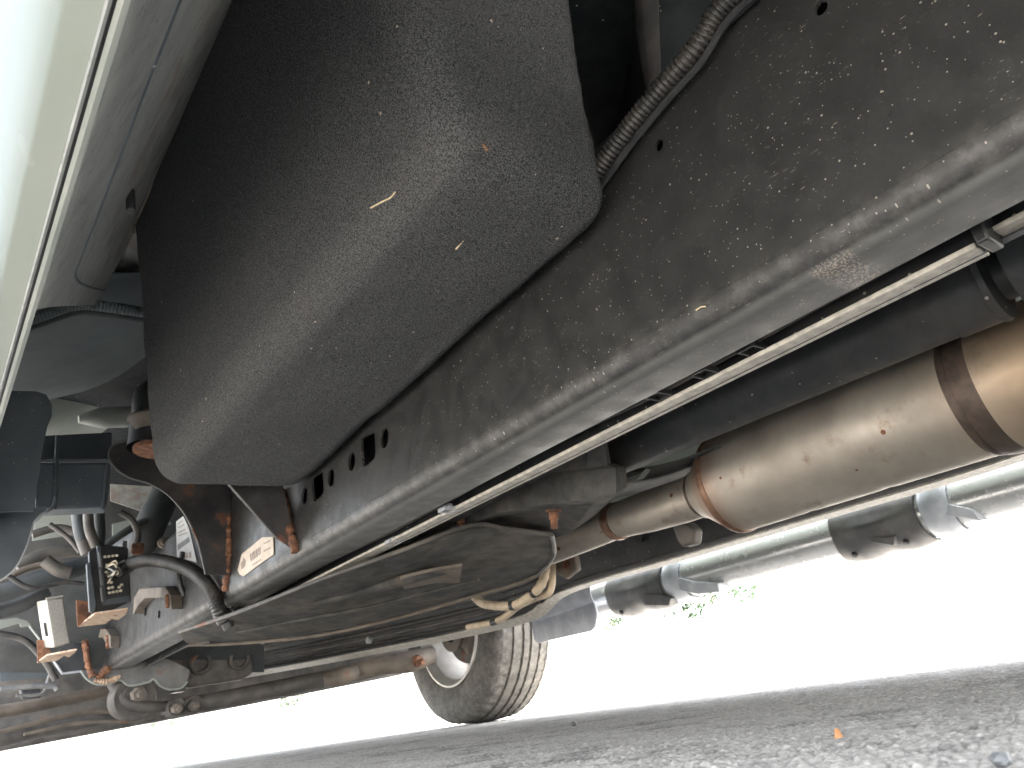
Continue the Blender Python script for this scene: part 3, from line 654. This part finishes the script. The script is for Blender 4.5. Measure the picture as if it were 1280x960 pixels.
# front end of the near rail and the crossmember brackets
YB = 2.98
s_ = smooth_path([P(*p, Y=YB) for p in ((101, 838), (108, 848), (120, 855), (136, 855), (150, 850), (162, 857), (185, 853), (192, 849), (200, 857), (212, 862), (226, 860), (234, 852))], 5)
MB().slab(s_ + [P(*p, Y=YB) for p in ((238, 838), (222, 828), (205, 822), (165, 828), (140, 832), (122, 836))], (0, .02, 0)).build('rail_end_plate', M['grey'], T, bevel=.002)
q = MB(); q.tube(s_, .0035, 8); q.build('plate_edge', M['pale'], T)
weld([P(122, 848, Y=YB - .01), P(140, 832, Y=YB - .01), P(165, 824, Y=YB - .01), P(205, 820, Y=YB - .01)], .011)
weld([P(106, 800, Y=YB - .02), P(110, 830, Y=YB - .02), P(116, 846, Y=YB - .02)], .010)
weld([P(118, 850, Y=YB - .012), P(132, 852, Y=YB - .012), P(150, 846, Y=YB - .012)], .008, m='tray')
flap([(84, 800), (100, 806), (112, 838), (104, 842), (78, 842), (66, 826)], YB + .03, 'black', 'rail_end_gusset', th=.03)
q = MB(); q.tube([P(66, 824, Y=YB + .02), P(78, 842, Y=YB + .02), P(103, 839, Y=YB + .02)], .004, 8); q.build('plate_edge', M['silver'], T)
flap([(205, 828), (228, 806), (300, 796), (316, 808), (316, 842), (304, 849), (236, 860), (222, 852)], 3.06, 'rod', 'crossmember_bracket', th=.04, bevel=.008)
for p in ((251, 829), (299, 824)):
    c = P(*p, Y=3.055); MB().lathe(c, (0, -1, 0), [(-.01, .042), (.006, .040), (.010, .034), (.008, .027), (-.004, .024), (-.004, .001)], 24).build('bushing_ring', M['rod'], T)
flap([(216, 866), (231, 845), (236, 846), (231, 864)], 3.0, 'plastic', 'bracket_gusset', ex=(0, .05, 0))
# far rail, kicking inwards at the front
fp = [P(1330, 555, X=1.47), P(1200, 597, X=1.47), P(1050, 640.5, X=1.47), P(860, 696, X=1.47), P(715, 738.5, X=1.465), P(672, 771, X=1.46), P(587, 793, X=1.44), P(490, 812, X=1.38), P(400, 829, X=1.28), P(310, 845, X=1.14), P(219, 861, X=1.0)]
fp = smooth_path(fp, 5)
up = Vector((0, 0, 1)); rows = []
for p in fp: rows.append([p + Vector((-.045, 0, .014)), p + Vector((0, 0, .003)), p + Vector((.005, 0, .008)), p + Vector((.005, 0, .16))])
MB().grid(rows).build('far_frame_rail', M['black'], T, solid=.005)
MB().grid([[p + Vector((-.048, 0, .008 if i > 22 else -.003)), p + Vector((-.002, 0, -.005))] for i, p in enumerate(fp)]).build('far_rail_flange', M['lip'], T, solid=.003)  # pale tilted strip: the lit flange underside put into colour and shape
for k, (dx, dz, r, m) in enumerate(((-.012, .030, .007, 'hose'), (-.02, .052, .005, 'rod'), (-.006, .075, .008, 'hose'), (-.01, .105, .006, 'rod'))):
    q = MB(); q.tube([p + Vector((dx, 0, dz)) for p in fp[24:]], r, 8); q.build('brake_line', M[m], T)
q = MB(); q.lathe(P(463, 800, X=1.28), (-1, 0, 0), [(0, .012), (.012, .012), (.015, .001)], 12); q.build('bolt', M['pale'], T)
for p in ((291, 801), (297, 800), (326, 801)):
    q = MB(); q.lathe(P(*p, Y=2.6), (0, -1, -.3), [(0, .008), (.02, .008), (.022, .001)], 10); q.build('bolt', M['lip'], T)
# suspension, low at the front
def arm(pts, rpx, m, name, flat=.7, seg=14):
    p = smooth_path([P(a, b_, Y=Y) for a, b_, Y in pts], 8); n = len(p)
    rs = np.interp(np.linspace(0, 1, n), np.linspace(0, 1, len(rpx)), rpx)
    q = MB(); q.tube(p, [pxr(a, r) for a, r in zip(p, rs)], seg, flat=flat); return q.build(name, M[m], T)
arm([(-50, 897, 3.2), (0, 890, 3.2), (70, 877, 3.25), (145, 862, 3.3)], (13, 12, 11, 11), 'brown', 'sway_bar')
arm([(-60, 938, 3.1), (0, 922, 3.15), (60, 909, 3.2), (130, 897, 3.2), (190, 888, 3.2)], (18, 16, 14, 12, 14), 'rod', 'lower_control_arm', flat=.75)
arm([(-20, 920, 3.0), (40, 905, 3.08), (90, 893, 3.12), (130, 889, 3.14), (170, 896, 3.12)], (2.5, 3, 3.5, 3, 2.5), 'brown', 'arm_edge', 1)
arm([(30, 918, 3.05), (100, 904, 3.1), (160, 902, 3.1)], (2, 2.5, 2), 'brown', 'arm_edge', 1)
arm([(205, 888, 3.05), (260, 878, 3.0), (350, 860, 2.95), (430, 844, 2.85), (500, 830, 2.8)], (13, 13, 13, 13, 12), 'rod', 'lower_control_arm', flat=.8)
for c, r, m in ((P(168, 872, Y=3.0), .075, 'rod'), (P(220, 884, Y=2.98), .032, 'rod'), (P(242, 881, Y=2.98), .032, 'rod')):
    q = MB(); q.lathe(c, (.15, -1, 0), [(-.06, r * .9), (.0, r), (.01, r * .92), (.006, r * .6), (.012, r * .55), (.014, .001)], 24); q.build('arm_bushing', M[m], T)
for p, r in (((173, 868), .022), ((221, 886), .016), ((242, 883), .014)):
    q = MB(); q.lathe(P(*p, Y=2.95), (.15, -1, -.1), [(-.02, r), (.012, r), (.014, r * .6), (.03, r * .55), (.031, .001)], 6); q.build('bolt', M['brown'], T)
arm([(140, 850, 3.02), (158, 878, 3.0), (196, 884, 3.0), (240, 876, 3.0)], (8, 8, 7, 4), 'rod', 'arm_bracket', 1)
arm([(440, 840, 2.8), (480, 831, 2.76), (512, 827, 2.74), (540, 818, 2.74)], (11, 13, 15, 12), 'brown', 'steering_knuckle', .9)
q = MB(); q.lathe(P(521, 826, Y=2.70), (.3, -1, -.3), [(-.02, .022), (.015, .022), (.02, .012), (.035, .011), (.036, .001)], 8); q.build('bolt', M['rust'], T)
arm([(405, 850, 2.8), (425, 846, 2.78), (445, 840, 2.78)], (8, 11, 9), 'brown', 'ball_joint', 1)
flap([(-70, 953), (0, 939), (160, 909), (320, 879), (505, 843), (518, 800), (230, 845), (100, 800), (-70, 815)], 3.5, 'rod', 'axle_crossmember', th=.10, bevel=.012)
# front bumper valance far behind everything
MB().slab([(-.02, 3.85, .40), (1.98, 3.85, .40), (1.98, 4.05, .44), (1.98, 4.07, .80), (-.02, 4.07, .80), (-.02, 4.05, .44)][:2] + [(1.98, 3.85, .9), (-.02, 3.85, .9)], (0, .16, 0)).build('front_bumper', M['dark'], T, bevel=.02)
MB().box((.98, 3.4, .52), (1.0, .12, .18)).build('front_crossmember', M['dark'], T, bevel=.02)
# sump and gearbox filling the engine bay above the shield
MB().slab([(.70, 1.35, .45), (1.25, 1.35, .45), (1.22, 3.3, .47), (.72, 3.3, .47)], (0, 0, .40)).build('gearbox', M['dark'], T, bevel=.05, seg=4)
# far sill
MB().prof([(2.02, .92), (2.03, .70), (2.0, .52), (1.95, .46), (1.925, .45), (1.91, .46), (1.86, .70), (1.80, .87)], -.7, 2.25, 12).build('rocker_panel', M['paint'], T, solid=.002)
MB().slab([(1.80, 2.3, .90), (1.98, 2.3, .90), (1.98, 2.3, .45), (1.80, 2.3, .50)], (0, .02, 0)).build('fender_liner', M['dark'], T)

# gearbox shield
def PX(l): return [P(a, b_, X=x) for a, b_, x in l]
d = [PX([(226, 789, .50), (300, 764, .535), (400, 724, .592), (500, 688, .665), (590, 655, .78), (640, 661, .86), (691, 667, .93)]),
     PX([(227, 793, .512), (300, 780, .57), (400, 752, .66), (500, 720, .77), (590, 690, .87), (640, 687, .935), (694, 683, 1.0)]),
     PX([(230, 799, .525), (300, 795, .61), (400, 775, .73), (500, 747, .87), (590, 722, .97), (640, 712, 1.02), (692, 696, 1.06)]),
     PX([(238, 805, .54), (300, 803, .64), (400, 793, .79), (500, 771, .94), (590, 745, 1.05), (640, 731, 1.10), (674, 718, 1.12)]),
     PX([(262, 803, .57), (310, 799, .68), (400, 789, .83), (500, 766, .98), (590, 740, 1.10), (640, 725, 1.17), (672, 708, 1.17)])]
MB().grid(d).build('gearbox_shield', M['shield'], T, sub=2, solid=.006)
u = [PX([(470, 690, .74), (560, 648, .75), (620, 610, .76), (690, 555, .78), (735, 530, .78), (752, 528, .80), (754, 540, .86)]),
     PX([(470, 693, .75), (560, 655, .76), (620, 622, .77), (690, 588, .78), (735, 583, .78), (757, 581, .80), (762, 580, .86)]),
     PX([(470, 695, .77), (560, 658, .78), (620, 627, .79), (690, 592, .80), (745, 585, .80), (768, 586, .82), (780, 584, .90)]),
     PX([(475, 697, .77), (565, 664, .78), (620, 640, .79), (690, 627, .80), (745, 620, .80), (768, 615, .82), (782, 606, .90)]),
     PX([(478, 698, .80), (565, 667, .83), (620, 645, .85), (690, 632, .86), (742, 626, .86), (764, 620, .88), (778, 612, .94)]),
     PX([(490, 700, .88), (570, 680, .93), (620, 670, .96), (690, 672, .98), (712, 664, .98), (738, 646, 1.0), (752, 634, 1.04)])]
MB().grid(u).build('upper_shield', M['shield'], T, solid=.006, bevel=.007, seg=3, smooth=35)
for row, m_ in ((d[3], 'brown'), ([d[0][-1], d[1][-1], d[2][-1], d[3][-1]], 'rod'), (d[0], 'rod')):
    q = MB(); q.tube([p + Vector((-.003, 0, -.002)) for p in smooth_path(row, 8)], .0042, 8); q.build('shield_rim', M[m_], T)
MB().grid([PX([(500, 722, .755), (540, 712, .80), (578, 706, .84)]), PX([(505, 735, .80), (545, 727, .85), (574, 727, .885)])]).build('shield_panel', M['brown'], T, solid=.006, bevel=.002)
q = MB(); pc = smooth_path(PX([(300, 788, .575), (380, 772, .66), (460, 757, .78), (540, 737, .885), (600, 722, .95)]), 8); q.tube([p + Vector((-.004, 0, -.004)) for p in pc], .0065, 10, flat=.6); q.build('shield_bead', M['shield'], T)
q = MB(); pc = smooth_path(PX([(395, 752, .654), (460, 735, .74), (520, 718, .79), (575, 708, .86)]), 8); q.tube([p + Vector((-.002, 0, -.004)) for p in pc], [.012 + .012 * math.sin(math.pi * i / (len(pc) - 1)) for i in range(len(pc))], 10, flat=.5); q.build('shield_bead', M['shield'], T)
for (px, py, X) in ((576, 645, .775), (692, 640, .845)):
    c = P(px, py, X=X); e = P(px + 1, py + 21, X=X); ax = e - c; L_ = ax.length
    q = MB(); q.lathe(c, ax, [(-.004, .014), (.0, .014), (.001, .0085), (L_ * .45, .0085), (L_ * .5, .006), (L_, .0058), (L_ + .001, .001)], 10); q.build('shield_stud', M['rust'], T)

# drive shaft
a, e = P(1310, 318, X=.93), P(740, 572, X=.90); ax = (e - a).normalized(); L_ = (e - a).length
prof = [(-.25, .050), (.0, .050)]
c0 = P(1243, 348, X=.926); t0 = (c0 - a).dot(ax)
q = MB(); q.lathe(a, ax, [(t0 + .006, .0495), (t0 + .055, .0495), (t0 + .058, .0470), (L_, .0470), (L_ + .05, .036), (L_ + .14, .034)], 48); q.build('drive_shaft', M['black'], T)
q = MB(); q.lathe(a, ax, [(t0 - .004, .030), (t0, .050), (t0 + .006, .052), (t0 + .010, .0500)], 48); q.build('shaft_collar', M['black'], T)
q = MB(); q.lathe(a, ax, [(-.35, .054), (t0 - .022, .054), (t0 - .020, .030), (t0 + .002, .030)], 48); q.build('shaft_yoke', M['black'], T)
# exhaust
EX = 1.10
a, e = P(1300, 462, X=EX), P(908, 606, X=EX + .01); ax = (e - a).normalized(); L_ = (e - a).length
rr = .0860
q = MB(); q.lathe(a, ax, [(.085, rr + .0005), (L_ * .45, rr), (L_ * .47, rr - .0012), (L_ * .50, rr), (L_ * .71, rr), (L_ * .73, rr - .0015), (L_ * .76, rr), (L_ - .012, rr)], 64); muf = q.build('catalytic_converter', M['cat'], T)
q = MB(); q.lathe(a, ax, [(-.32, rr + .004), (.058, rr + .004)], 64); q.build('converter_shell', M['cat'], muf)
def band(d0, w_, r, m='rust'):
    n = 8; q = MB(); q.lathe(a, ax, [(d0 - w_ / 2, r - .004)] + [(d0 - w_ / 2 + w_ * i / n, r + .0015 * math.sin(math.pi * i / n)) for i in range(n + 1)] + [(d0 + w_ / 2, r - .004)], 64); return q.build('weld_band', M[m], muf)
M['clamp'] = generic('clamp_casting', (.055, .056, .058), (.095, .095, .094), 16, .5, metal=.2, bump=.3, dust=.2)
M['heat'] = generic('burnt_weld', (.075, .058, .048), (.115, .085, .068), 60, .55, metal=.6, bump=.4)
M['heat2'] = generic('scorched_weld', (.16, .085, .055), (.25, .15, .10), 60, .5, metal=.6, bump=.4)
band(.060, .026, rr + .0042, 'heat'); band(.080, .012, rr + .0006, 'heat'); band(L_ - .012, .012, rr + .001, 'heat2')
neck = P(852, 624, X=EX + .02)
q = MB(); t1 = L_ - .010
q.lathe(a, ax, [(t1, rr - .0005), (t1 + .012, rr - .006), (t1 + .035, .064), (t1 + .055, .050), (t1 + .07, .043)], 64); q.build('converter_cone', M['cat'], muf)
band(t1 + .066, .014, .0435, 'heat')
p0 = a + ax * (t1 + .066)
pp = smooth_path([p0, p0 + ax * .06, P(775, 650, X=1.12), P(740, 664, X=1.125), P(690, 684, X=1.13), P(640, 700, X=1.14)], 10)
q = MB(); q.tube(pp, np.interp(np.linspace(0, 1, len(pp)), (0, .3, .4, 1), (.0405, .040, .036, .036)), 40); pipe = q.build('exhaust_pipe', M['cat'], T)
k = len(pp) * 2 // 5; q = MB(); q.tube(pp[k:k + 3], [.0385, .0395, .037], 40); q.build('weld_band', M['heat2'], pipe)
c = P(850, 672, X=1.25); q = MB(); q.slab([P(*p, X=1.25) for p in ((838, 655), (858, 652), (868, 662), (866, 680), (852, 684), (846, 676))], (.03, 0, 0)); q.build('exhaust_hanger', M['rod'], T, bevel=.006)
q = MB(); q.lathe(P(800, 673, X=1.46), (-1, 0, 0), [(0, .012), (.004, .012), (.004, .001)], 14); q.build('rail_plug', M['plastic'], T)
# heat shield sheet and bright tab between shaft and pipe
MB().grid([PX([(750, 590, 1.0), (830, 585, 1.0), (900, 555, 1.0)]), PX([(752, 610, 1.08), (830, 600, 1.10), (900, 570, 1.12)]), PX([(770, 622, 1.2), (830, 610, 1.2), (900, 585, 1.2)])]).build('heat_shield', M['dark'], T, sub=2, solid=.002)
MB().slab(PX([(771, 577, .93), (790, 566, .93), (794, 568, .93), (774, 580, .93)]), (.02, 0, .004)).build('bright_tab', M['lip'], T, bevel=.001)
MB().slab(PX([(774, 600, 1.0), (800, 592, 1.0), (808, 585, 1.0), (796, 600, 1.0), (785, 603, 1.0)]), (.02, 0, .004)).build('bright_tab', M['pale'], T, bevel=.001)
# cream hoses and bracket behind the shield
q = MB(); hp = smooth_path([P(592, 745, X=1.22), P(606, 755, X=1.21), P(640, 757, X=1.20), P(664, 744, X=1.20), P(678, 728, X=1.2), P(683, 706, X=1.22)], 14)
corrugated(q, hp, pxr(hp[0], 5.4), .020, .12, 14); h1 = q.build('cream_hose', M['cream'], T, smooth=80)
q = MB(); hp2 = smooth_path([P(585, 784, X=1.25), P(622, 776, X=1.24), P(648, 758, X=1.23), P(668, 748, X=1.23), P(685, 742, X=1.23), P(690, 730, X=1.23), P(691, 706, X=1.25)], 10)
q.tube(hp2, pxr(hp2[0], 3.8), 14); h2 = q.build('cream_hose', M['cream'], T)
for pth, i in ((hp, 28), (hp, 44), (hp2, 8)):
    q = MB(); q.tube([pth[i], pth[i + 2]], pxr(hp[0], 6.0) if pth is hp else pxr(hp[0], 4.3), 12); q.build('hose_tie', M['plastic'], h1 if pth is hp else h2)
MB().slab(PX([(690, 700, 1.26), (718, 694, 1.26), (721, 712, 1.26), (706, 724, 1.26), (692, 714, 1.26)]), (.02, .004, 0)).build('hose_bracket', M['brown'], T, bevel=.004)
q = MB(); q.lathe(P(708, 706, X=1.258), (-1, 0, 0), [(-.002, .012), (.003, .012), (.003, .007), (-.001, .006), (-.001, .0005)], 16); q.build('bracket_eye', M['rust'], T)
# step bar on the far side
SX, SZ, SR = 2.10, .374, .066
q = MB(); n = 40
q.tube([(SX, .2 + (2.27 - .2) * i / n, SZ) for i in range(n + 1)], SR, 48); step = q.build('step_bar', M['chrome'], T)
MB().box((SX - .012, 1.0, SZ + SR + .002), (.012, 1.9, .006)).build('step_pad_edge', M['plastic'], step)
def clamp(px0, px1, tips):
    y0, y1 = P(px0, 760 - .29 * (px0 - 740), X=SX).y, P(px1, 760 - .29 * (px1 - 740), X=SX).y   # y0 far, y1 near
    g = np.linspace(R(95), R(300), 18); rows = []
    for i in range(9):
        t = i / 8; y = y0 + (y1 - y0) * t; rows.append([Vector((SX + (SR + .006 + .010 * math.sin(math.pi * t) ** 2 * (k > 6)) * math.cos(a_), y + .03 * math.sin((a_ - R(95)) * .9) * (t - .5), SZ + (SR + .006 + (.012 * abs(math.sin(2 * math.pi * t))) * (k > 9)) * math.sin(a_))) for k, a_ in enumerate(g)])
    o = MB().grid(rows).build('step_clamp', M['clamp'], T, solid=.005, sub=1)
    g2 = np.linspace(R(120), R(300), 16)
    rows = [[Vector((SX + r_ * math.cos(a_), y1 + dy, SZ + r_ * math.sin(a_))) for a_ in g2] for r_, dy in ((SR + .004, 0), (SR + .012, -.012), (SR + .016, -.05), (SR + .006, -.075))]
    MB().grid(rows).build('clamp_flange', M['silver'], o, solid=.004)
    for sx, t in ((.2, .2), (.75, .75)):
        y = y0 + (y1 - y0) * t; a_ = R(232); q = MB(); q.lathe((SX + (SR + .015) * math.cos(a_), y, SZ + (SR + .015) * math.sin(a_)), (math.cos(a_), 0, math.sin(a_)), [(-.01, .008), (.008, .008), (.009, .001)], 10); q.build('bolt', M['plastic'], o)
    for q_, m_ in tips:
        MB().slab([P(*p, X=SX - .075) for p in q_], (.06, 0, .006)).build('clamp_tip', M[m_], o, bevel=.002)
clamp(772, 846, (([(846, 722), (868, 727), (897, 729), (899, 740), (872, 743), (850, 738)], 'silver'), ([(795, 742), (826, 744), (838, 748), (836, 757), (806, 757)], 'clamp')))
clamp(1050, 1165, (([(1162, 626), (1190, 631), (1214, 636), (1226, 651), (1196, 646), (1168, 641)], 'silver'), ([(1080, 668), (1104, 672), (1119, 670), (1117, 682), (1090, 678)], 'clamp')))
def near_side():  # unseen near step bar, added to shade the rail web and rocker
    for src in [step] + [c_ for c_ in T.children if c_.name.startswith('step_clamp')]:
        k = src.copy(); COL.objects.link(k); k.matrix_world = Matrix.Translation((1.96, 0, 0)) @ Matrix.Diagonal((-1, 1, 1, 1)) @ src.matrix_world
        for ch in src.children:
            k2 = ch.copy(); COL.objects.link(k2); k2.parent = k; k2.matrix_parent_inverse = ch.matrix_parent_inverse.copy()
bpy.context.view_layer.update()
near_side()
# grey end bracket of the step bar beside the wheel
MB().slab([P(*p, X=1.90) for p in ((664, 776), (742, 752), (746, 768), (743, 784), (738, 789), (672, 804), (667, 800))], (.012, 0, 0)).build('step_end_bracket', M['silver'], T, bevel=.004)
MB().grid([[P(a, b_, X=x) for a, b_, x in r_] for r_ in ([(668, 748, 1.86), (705, 738, 1.86), (738, 728, 1.86)], [(668, 760, 1.87), (708, 750, 1.87), (737, 740, 1.87)], [(664, 778, 1.895), (706, 765, 1.895), (742, 752, 1.895)])]).build('step_end_cover', M['silver'], T, sub=2, solid=.003)

# wheels
def make_wheel():
    WX, WR, WW = 0, .392, .245
    hub = MB().lathe((-.10, 0, 0), (1, 0, 0), [(0, .05), (0, .090), (.02, .092), (.05, .090), (.05, .055), (.155, .055), (.157, .001)], 40)
    hub = hub.build('wheel', M['brown'])
    prof = [(-.095, .232), (-.113, .238), (-.120, .262), (-.1225, .300), (-.121, .335), (-.114, .362), (-.104, .378), (-.092, .386)]
    gx = [-.092, -.062, -.060, -.052, -.050, -.022, -.020, -.012, -.010, .010, .012, .020, .022, .050, .052, .060, .062, .092]
    rib = [1, 1, 0, 0, 1, 1, 0, 0, 1, 1, 0, 0, 1, 1, 0, 0, 1, 1]
    pr = prof + [(x, (.3925 - .010 * (abs(x) / .092) ** 2) - (0 if k else .009)) for x, k in zip(gx, rib)] + [(-x, r) for x, r in prof[::-1]]
    seg = 240; vs = []; m = len(pr)
    for k in range(seg):
        g = 2 * math.pi * k / seg
        for (x, r) in pr:
            rr_ = r
            if r > .379:
                ph = (k + int(abs(x) * 90) * 2) % 5
                if abs(x) > .06 and ph == 0: rr_ = r - .006
                elif abs(x) <= .05 and (k + int(x * 500)) % 6 == 0: rr_ = r - .0035
            vs.append((x, rr_ * math.cos(g), rr_ * math.sin(g)))
    fs = [(k * m + i, k * m + i + 1, ((k + 1) % seg) * m + i + 1, ((k + 1) % seg) * m + i) for k in range(seg) for i in range(m - 1)]
    ty = MB().add(vs, fs).build('tyre', M['tyre'], hub, smooth=28)
    rim = MB().lathe((0, 0, 0), (1, 0, 0), [(-.118, .236), (-.120, .228), (-.112, .222), (-.095, .216), (-.088, .205), (-.02, .200), (.03, .195), (.05, .186), (.052, .196)], 72)
    for k in range(6):
        g = k * math.pi / 3 + .3; rim.box((.052, .118 * math.cos(g), .118 * math.sin(g)), (.022, .15, .055), Matrix.Rotation(g, 3, 'X'))
    rim.lathe((.04, 0, 0), (1, 0, 0), [(0, .001), (0, .07), (.03, .065), (.031, .001)], 32)
    rim = rim.build('rim', M['rim'], hub)
    disc_ = MB().lathe((-.045, 0, 0), (1, 0, 0), [(0, .07), (0, .138), (.010, .138), (.010, .144), (.022, .144), (.022, .05)], 56).build('brake_disc', M['rod'], hub)
    cal = MB().box((-.04, -.10, -.055), (.10, .08, .11), Matrix.Rotation(R(40), 3, 'X')).build('brake_caliper', M['brown'], hub, bevel=.015, seg=3)
    return hub
wh = make_wheel()
def put(o, loc, flip=False):
    o.parent = T; o.matrix_parent_inverse = T.matrix_world.inverted(); o.location = loc
    if flip: o.rotation_euler = (0, 0, math.pi)
    return o
for ch in wh.children: ch.matrix_parent_inverse = Matrix()
put(wh, (2.035, 3.0, .391)); wh.scale = (1.27, 1, 1)

# ------------------------------------------------------------------ small loose things
def straw(name, pxs, X=None, Z=None, r=.0008, label='', m='straw', Yp=None):
    p = smooth_path([P(a, b_, X=X, Z=Z, Y=Yp) for a, b_ in pxs], 4); q = MB(); q.tube(p, r, 6)
    return tag(q.build(name, M[m]), label, 'straw')
straw('dry_straw', [(463, 260), (478, 252), (488, 247), (494, 240)], Z=.487, label='bent tan straw clinging to the felt cover, left of the short pale one')
straw('dry_straw', [(570, 311), (574, 306), (579, 300)], Z=.484, r=.0013, label='short thick pale straw stuck to the underside of the felt cover')
straw('dry_straw', [(870, 388), (876, 384), (882, 383)], X=RX - .004, r=.0007, label='tiny pale straw lying on the dusty bend of the black frame rail')
random.seed(12)
c = P(607, 188, Y=.412)
q = MB()
for i in range(7):
    o_ = c + Vector((random.uniform(-1, 1) * .004, -.001, random.uniform(-1, 1) * .004))
    q.add([o_ + Vector((random.uniform(-1, 1), random.uniform(-.5, .3), random.uniform(-1, 1))) * .0024 for _ in range(4)], [(0, 1, 2), (0, 2, 3), (0, 3, 1), (1, 3, 2)])
tag(q.build('dirt_crumb', M['leafdry']), 'orange brown crumb of dirt stuck to the end face of the felt cover', 'dirt')
c = P(1047, 918, Z=.004)
q = MB(); s_ = .0034; q.add([c + Vector(v) * s_ for v in ((-1, 0, -.6), (0, -1, -.5), (1.1, 0, -.3), (0, 1, -.6), (-.3, .1, 1.1), (.5, -.2, .9))], [(0, 1, 4), (1, 5, 4), (1, 2, 5), (2, 3, 5), (3, 4, 5), (3, 0, 4), (0, 3, 2, 1)])
tag(q.build('leaf_scrap', M['leafdry']), 'small orange leaf scrap lying on the grey asphalt under the truck', 'leaf')
random.seed(5)
for i, (px, py, r, lab) in enumerate(((718, 905, .006, 'dark stone on the pale asphalt to the right of the tyre'), (1252, 950, .0042, 'grey pebble on the asphalt in the lower right corner'))):
    c = P(px, py, Z=.003); bm = bmesh.new(); bmesh.ops.create_icosphere(bm, subdivisions=2, radius=r)
    for v in bm.verts: v.co *= random.uniform(.75, 1.15); v.co.z *= .7; v.co += c
    q = MB().add([v.co for v in bm.verts], [[v.index for v in f.verts] for f in bm.faces]); bm.free()
    tag(q.build('pebble', M['grey'] if i else M['rod'], smooth=20), lab, 'pebble')

# ------------------------------------------------------------------ trees far off, seen under the truck
def make_tree(seed, n=9000):
    random.seed(seed); t = bpy.data.objects.new('tree', None); COL.objects.link(t)
    tr = MB(); tr.tube(smooth_path([(0, 0, 0), (.1, .05, 1.5), (0, .1, 3.2), (.2, 0, 6)], 4), [.24 - .011 * i for i in range(13)], 10)
    for k in range(7):
        g = k * 2.4; z0 = 2.6 + .45 * k; tr.tube(smooth_path([(0, .05, z0), (math.cos(g) * .9, math.sin(g) * .9, z0 + .6), (math.cos(g) * 2.2, math.sin(g) * 2.2, z0 + 1.0)], 3), [.09 - .01 * i for i in range(7)], 6)
    o = tr.build('trunk', M['bark'], t)
    cl = [(Vector((random.gauss(0, 1.5), random.gauss(0, 1.5), random.uniform(3.1, 7.6))), random.uniform(.6, 1.25)) for _ in range(34)]
    lf = MB()
    for i in range(n):
        c, r = random.choice(cl); d = Vector((random.gauss(0, 1), random.gauss(0, 1), random.gauss(0, 1))).normalized() * r * random.uniform(.5, 1)
        a = Vector((random.gauss(0, 1), random.gauss(0, 1), random.gauss(0, 1))).normalized(); b_ = a.orthogonal().normalized(); s = random.uniform(.06, .12); p = c + d
        lf.add([p - a * s, p + b_ * s * .5, p + a * s, p - b_ * s * .5], [(0, 1, 2, 3)])
    lf.build('crown', M['leaf'], t); return t
tr = make_tree(1)
spots = [(205, 918, 62, 'tree seen under the front axle, leftmost of the far trees'), (375, 884, 60, 'tree beyond the lower control arm, just left of the far wheel'),
    (765, 778, 34, 'tree showing pale green under the far step bar, next to the wheel'), (800, 770, 38, 'tree under the first dark step clamp beside the wheel'),
    (848, 764, 36, 'tree under the first silver flange of the step bar'), (895, 752, 40, 'slight tree right of the first step clamp')]
for i, (px, py, D_, lab) in enumerate(spots):
    o = tr if i == 0 else tr.copy()
    if i:
        COL.objects.link(o)
        for ch in tr.children: k = ch.copy(); COL.objects.link(k); k.parent = o; k.matrix_parent_inverse = Matrix()
    else:
        for ch in tr.children: ch.matrix_parent_inverse = Matrix()
    r = _r((px, py)); r = np.array([r @ LAT, r @ AX, r @ UP]); r *= D_ / math.hypot(r[0], r[1])
    s = (CH + r[2]) / 3.0
    o.location = (r[0], r[1], 0); o.scale = (s, s, s); o.rotation_euler = (0, 0, i * 1.3)
    tag(o, lab, 'tree', 'far trees behind the truck')
